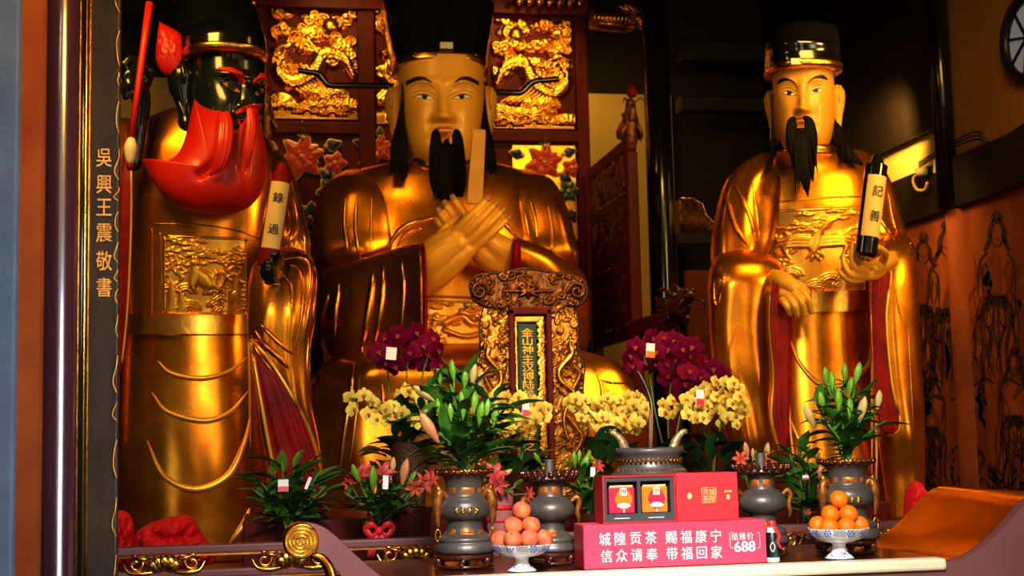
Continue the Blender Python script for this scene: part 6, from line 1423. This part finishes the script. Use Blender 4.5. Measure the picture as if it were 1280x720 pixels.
bouquet('lily_bouquet', 'leafy lilies with yellow green buds between the left candlestick and the tea box', (738,645,6.72), [(716,575,0),(730,572,.02),(745,580,0),(722,600,-.05),(740,610,-.05),(712,625,-.05)], 40, 9, [(672,573,-.3,-.6,.9,17,BG),(718,574,-.05,-.1,1,20,BG),(724,570,-.04,.1,1,16,BG),(731,580,-.08,.4,1,28,BG),(735,572,0,.3,1,20,BG)], [(748,582,-.05,.4,.3,10,LP)], [(741,590,6.6,6,12,.1)], 9)
small_pot(945, 6.75, 640, 20, 'dark pot behind the right candlestick', ROSEW, S2+.002)
bouquet('lily_bouquet', 'salmon lilies standing behind the right candlestick dish', (945,645,6.72), [(930,570,0),(945,562,0),(958,566,0),(968,575,0)], 30, 6, [(933,563,0,-.2,1,22,BPK),(941,568,0,0,1,16,BP),(959,565,0,.1,1,24,BP)], [(926,573,-.02,-.3,.3,11,LO),(965,572,-.02,.3,.4,12,LO),(952,574,-.03,0,.3,10,LO)], [], 10)
# orchids on the upper step
def scatter(poly, n, md, rnd):
    xs = [p[0] for p in poly]; ys = [p[1] for p in poly]; out = []
    for k in range(4000):
        x, y = rnd.uniform(min(xs), max(xs)), rnd.uniform(min(ys), max(ys))
        if inpoly(x, y, poly) and all((x-a)**2+(y-b)**2 > md*md for a, b in out): out.append((x, y))
        if len(out) >= n: break
    return out
def orchid(label, pot, Y, flowers, r, me, leaves, stems, cards=(), seed=1, pm=None):
    rnd = random.Random(seed); cx, pyT, hw = pot; p = at(cx, pyT, Y); s = mpp(cx, Y); root = thing('potted_orchid', label, 'orchid', (p.x, Y, S3+.002)); h_ = p.z-S3
    pb_ = MB().lathe((p.x, Y, 0), [(S3+.002, hw*s*.7), (S3+h_*.5, hw*s*.9), (p.z-.02, hw*s), (p.z, hw*s*1.08), (p.z, hw*s*.95), (p.z-.03, .01)], 32).build('pot', pm or ROSEW, root, auto=50)
    mb = MB(); leaves = list(leaves)+[(cx+rnd.uniform(-18,18), pyT+rnd.uniform(-28,14), rnd.uniform(40,62), rnd.uniform(.2,2.9)) for k in range(9)]
    for px, py, l, a in leaves:
        d = Vector((math.cos(a), rnd.uniform(-.7,-.1), math.sin(a))); leaf(mb, at(px, py, Y+rnd.uniform(-.08,.0)), d, l*s, l*s*.22, .35, rnd.uniform(-.3,.3))
    if mb.v: mb.build('leaves', LEAFD, root)
    for pts in stems: MB().tube([p+Vector((0,0,-.02))]+[at(x, y, Y+rnd.uniform(-.05,.05)) for x, y in pts], .005, 6, res=26).build('flower_stem', STEM, root)
    for x, y in flowers:
        P = at(x, y, Y+rnd.uniform(-.14,.06)); inst('flower', me, root, P, (rnd.uniform(-.35,.45), rnd.uniform(-.5,.5), rnd.uniform(-.7,.8)), r*s*rnd.uniform(.85,1.12))
    for c_ in cards: card(root, *c_)
    return root
rnd = random.Random(77); bas = mat('woven_basket', (.10,.035,.014), (.04,.014,.008), 0, .6, 60, .6, 90)
F1 = [(438,497),(441,511),(455,494),(466,502),(460,518),(474,513),(470,524),(483,511),(484,525),(494,519),(492,507),(500,494),(506,504),(503,515),(518,497),(526,500),(513,521),(520,527),(530,531),(524,541),(540,518),(536,506),(509,488)]
orchid('yellow orchid at the left with loose sprays, right of the left statue', (512,552,24), 7.2, F1, 11, ORY, [(505,560,55,2.7),(500,565,60,2.3),(520,560,55,.6),(515,555,60,1.1),(490,575,50,-2.6),(530,570,50,-.4),(512,570,48,-1.4)], [[(500,535),(480,505),(440,498)],[(515,530),(520,505),(505,492)],[(525,535),(535,515),(540,510)]], [], 1, bas)
F2 = scatter([(620,497),(640,492),(662,498),(688,510),(686,520),(668,524),(662,540),(632,548),(622,530)], 24, 9.5, rnd)
orchid('yellow orchid in front of the spirit tablet', (648,590,26), 7.1, F2, 10, ORY, [(640,600,70,2.8),(655,600,75,.3),(645,595,60,2.0),(660,598,60,1.0),(620,605,60,3.0),(670,605,60,.1)], [[(650,560),(645,520)],[(655,560),(670,525)]], [(657,511,6.85,9,19,.08,REDB)], 2)
F3 = scatter([(706,498),(722,496),(745,498),(770,493),(800,494),(811,505),(806,525),(795,540),(770,536),(735,534),(722,520)], 40, 9, rnd)
orchid('yellow orchid right of the spirit tablet, above the incense burner', (762,588,26), 7.0, F3, 9.5, ORY, [(755,590,65,2.7),(768,590,62,.4),(750,580,62,1.9),(775,585,65,1.2),(740,595,50,3.0),(790,590,55,.2),(765,580,50,1.5)], [[(760,560),(740,520),(720,510)],[(765,560),(780,520),(800,510)]], [], 3)
F4 = scatter([(826,500),(836,493),(850,503),(866,484),(885,480),(905,474),(925,480),(928,495),(934,515),(925,530),(905,532),(890,520),(872,524),(852,515),(838,520),(826,515)], 46, 9, rnd)
orchid('yellow orchid at the right, beside the right statue sleeve', (892,588,26), 7.0, F4, 9.5, ORY, [(880,590,70,2.6),(900,590,70,.6),(870,580,65,2.0),(905,580,60,1.2),(860,590,60,2.9),(920,592,60,.25),(890,575,52,1.5),(880,560,50,2.2)], [[(888,560),(865,515),(840,505)],[(895,560),(905,520),(920,500)],[(890,560),(880,520)]], [(875,497,6.8,10,20,.05,REDB)], 4)
F5 = scatter([(464,436),(475,420),(500,415),(530,414),(550,424),(556,445),(548,462),(520,463),(500,460),(470,458)], 22, 13, rnd)
orchid('purple orchid on tall stems at the left above the yellow orchid', (500,590,24), 7.6, F5, 14, ORP, [(495,600,55,2.4),(510,600,55,.8),(500,590,50,1.6)], [[(488,520),(485,470),(480,445)],[(505,520),(508,470),(510,440)],[(520,520),(528,470),(535,445)]], [(489,442,7.3,13,16,.1)], 5)
F6 = scatter([(782,440),(790,425),(812,420),(838,424),(860,428),(880,445),(905,470),(900,485),(870,488),(845,480),(820,465),(800,463),(785,455)], 36, 13, rnd)
orchid('purple orchid on tall stems at the right above the yellow orchids', (838,590,24), 7.6, F6, 14, ORP, [(830,600,55,2.4),(845,600,55,.8),(838,590,50,1.6)], [[(820,520),(812,470),(805,445)],[(835,520),(840,470),(845,440)],[(850,520),(865,480),(880,460)]], [(813,438,7.3,11,18,.1,TINO)], 6)
# ------------------------------------------------------------------ light
def area(name, loc, target, size, power, colr, sy=None, spread=None):
    l = bpy.data.lights.new(name, 'AREA'); l.energy = power; l.color = colr; l.size = size
    if sy: l.shape = 'RECTANGLE'; l.size_y = sy
    if spread: l.spread = math.radians(spread)
    o = bpy.data.objects.new(name, l); col.objects.link(o); o.location = loc
    o.rotation_euler = (Vector(target)-Vector(loc)).to_track_quat('-Z', 'Y').to_euler(); return o
def spot(name, loc, target, ang, power, colr, rad=.15):
    l = bpy.data.lights.new(name, 'SPOT'); l.energy = power; l.color = colr; l.spot_size = math.radians(ang); l.spot_blend = .6; l.shadow_soft_size = rad
    o = bpy.data.objects.new(name, l); col.objects.link(o); o.location = loc
    o.rotation_euler = (Vector(target)-Vector(loc)).to_track_quat('-Z', 'Y').to_euler(); return o
WARM = (1, .61, .13)
area('doorway_left', (-1.0, -4.0, 2.6), (-.5, 9, 2.4), 1.2, 62, (1, .84, .58), 4.2)
area('doorway_right', (7.8, -2.5, 1.5), (3.4, 9, 1.8), 1.3, 70, (1, .86, .62), 2.8)
area('doorway_center', (3.2, -4.2, 3.0), (1.4, 11, 2.4), 1.2, 66, (1, .84, .55), 4.4)
area('chest_fill_right', (7.6, 2.1, 4.3), (3.8, 8.9, 3.1), 1.1, 32, WARM, 1.0, 60)  # added unseen warm panel, placed so the right statue's chest reflects it
area('table_daylight', (.6, 1.6, 3.6), (1.5, 5.5, .9), 1.2, 54, (1, .93, .86), .8, 62)
area('pillar_daylight', (2.5, .6, 1.3), (-.9, 4.3, 1.5), 1.3, 22, (.72, .84, 1), 2.2, 34)
area('pillar_lamp', (2.5, .7, 4.3), (-.9, 4.3, 3.0), .8, 22, WARM, 1.2, 34)
area('side_daylight', (-2.6, .8, 1.2), (-1.0, 5, 1.6), .8, 15, (.62, .76, 1), 2.4)
area('lamp_left_statue', (-1.2, 6.5, 4.8), (-.6, 9, 3.1), 1.1, 42, WARM, 1.1, 120)
area('lamp_central_statue', (.6, 9.3, 5.3), (1.7, 11.6, 3.0), .6, 6, WARM, .6, 110)
area('lamp_right_statue', (3.8, 6.6, 4.9), (3.5, 9, 3.1), 1.3, 54, WARM, 1.3, 120)
area('fill_tablet', (1.0, 6.0, 4.0), (1.7, 7.5, 1.9), .4, 9, WARM, .4, 60)  # added fill that brightens the spirit tablet from the front
area('fill_knee', (4.2, 9.9, 4.2), (2.7, 10.5, 1.8), .8, 12, WARM, .8, 70)  # extra warm panel put in to brighten the seated statue's knee
spot('lamp_screen_left', (.5, 11.9, 6.1), (.9, 13.4, 4.9), 60, 120, WARM)
spot('lamp_screen_right', (2.5, 11.9, 6.1), (2.4, 13.4, 4.7), 60, 150, WARM)
spot('lamp_gallery', (5.1, 11.3, 4.4), (5.6, 11.8, 4.0), 90, 200, WARM)
area('lamp_mural', (4.75, 10.9, 3.9), (5.6, 11.0, 2.5), .4, 6.5, (1, .55, .14), .4, 100)
area('lamp_backwall', (3.3, 13.9, 5.5), (3.4, 14.9, 3.6), .4, 14, WARM)
w = bpy.data.worlds.new('world'); sc.world = w; w.use_nodes = True
bg = w.node_tree.nodes['Background']; bg.inputs['Color'].default_value = (1, .5, .2, 1); bg.inputs['Strength'].default_value = .022
sc.view_settings.view_transform = 'Standard'; sc.view_settings.look = 'None'
sc.view_settings.exposure = 0.12; sc.view_settings.gamma = .86
try: sc.cycles.use_denoising = True
except Exception: pass
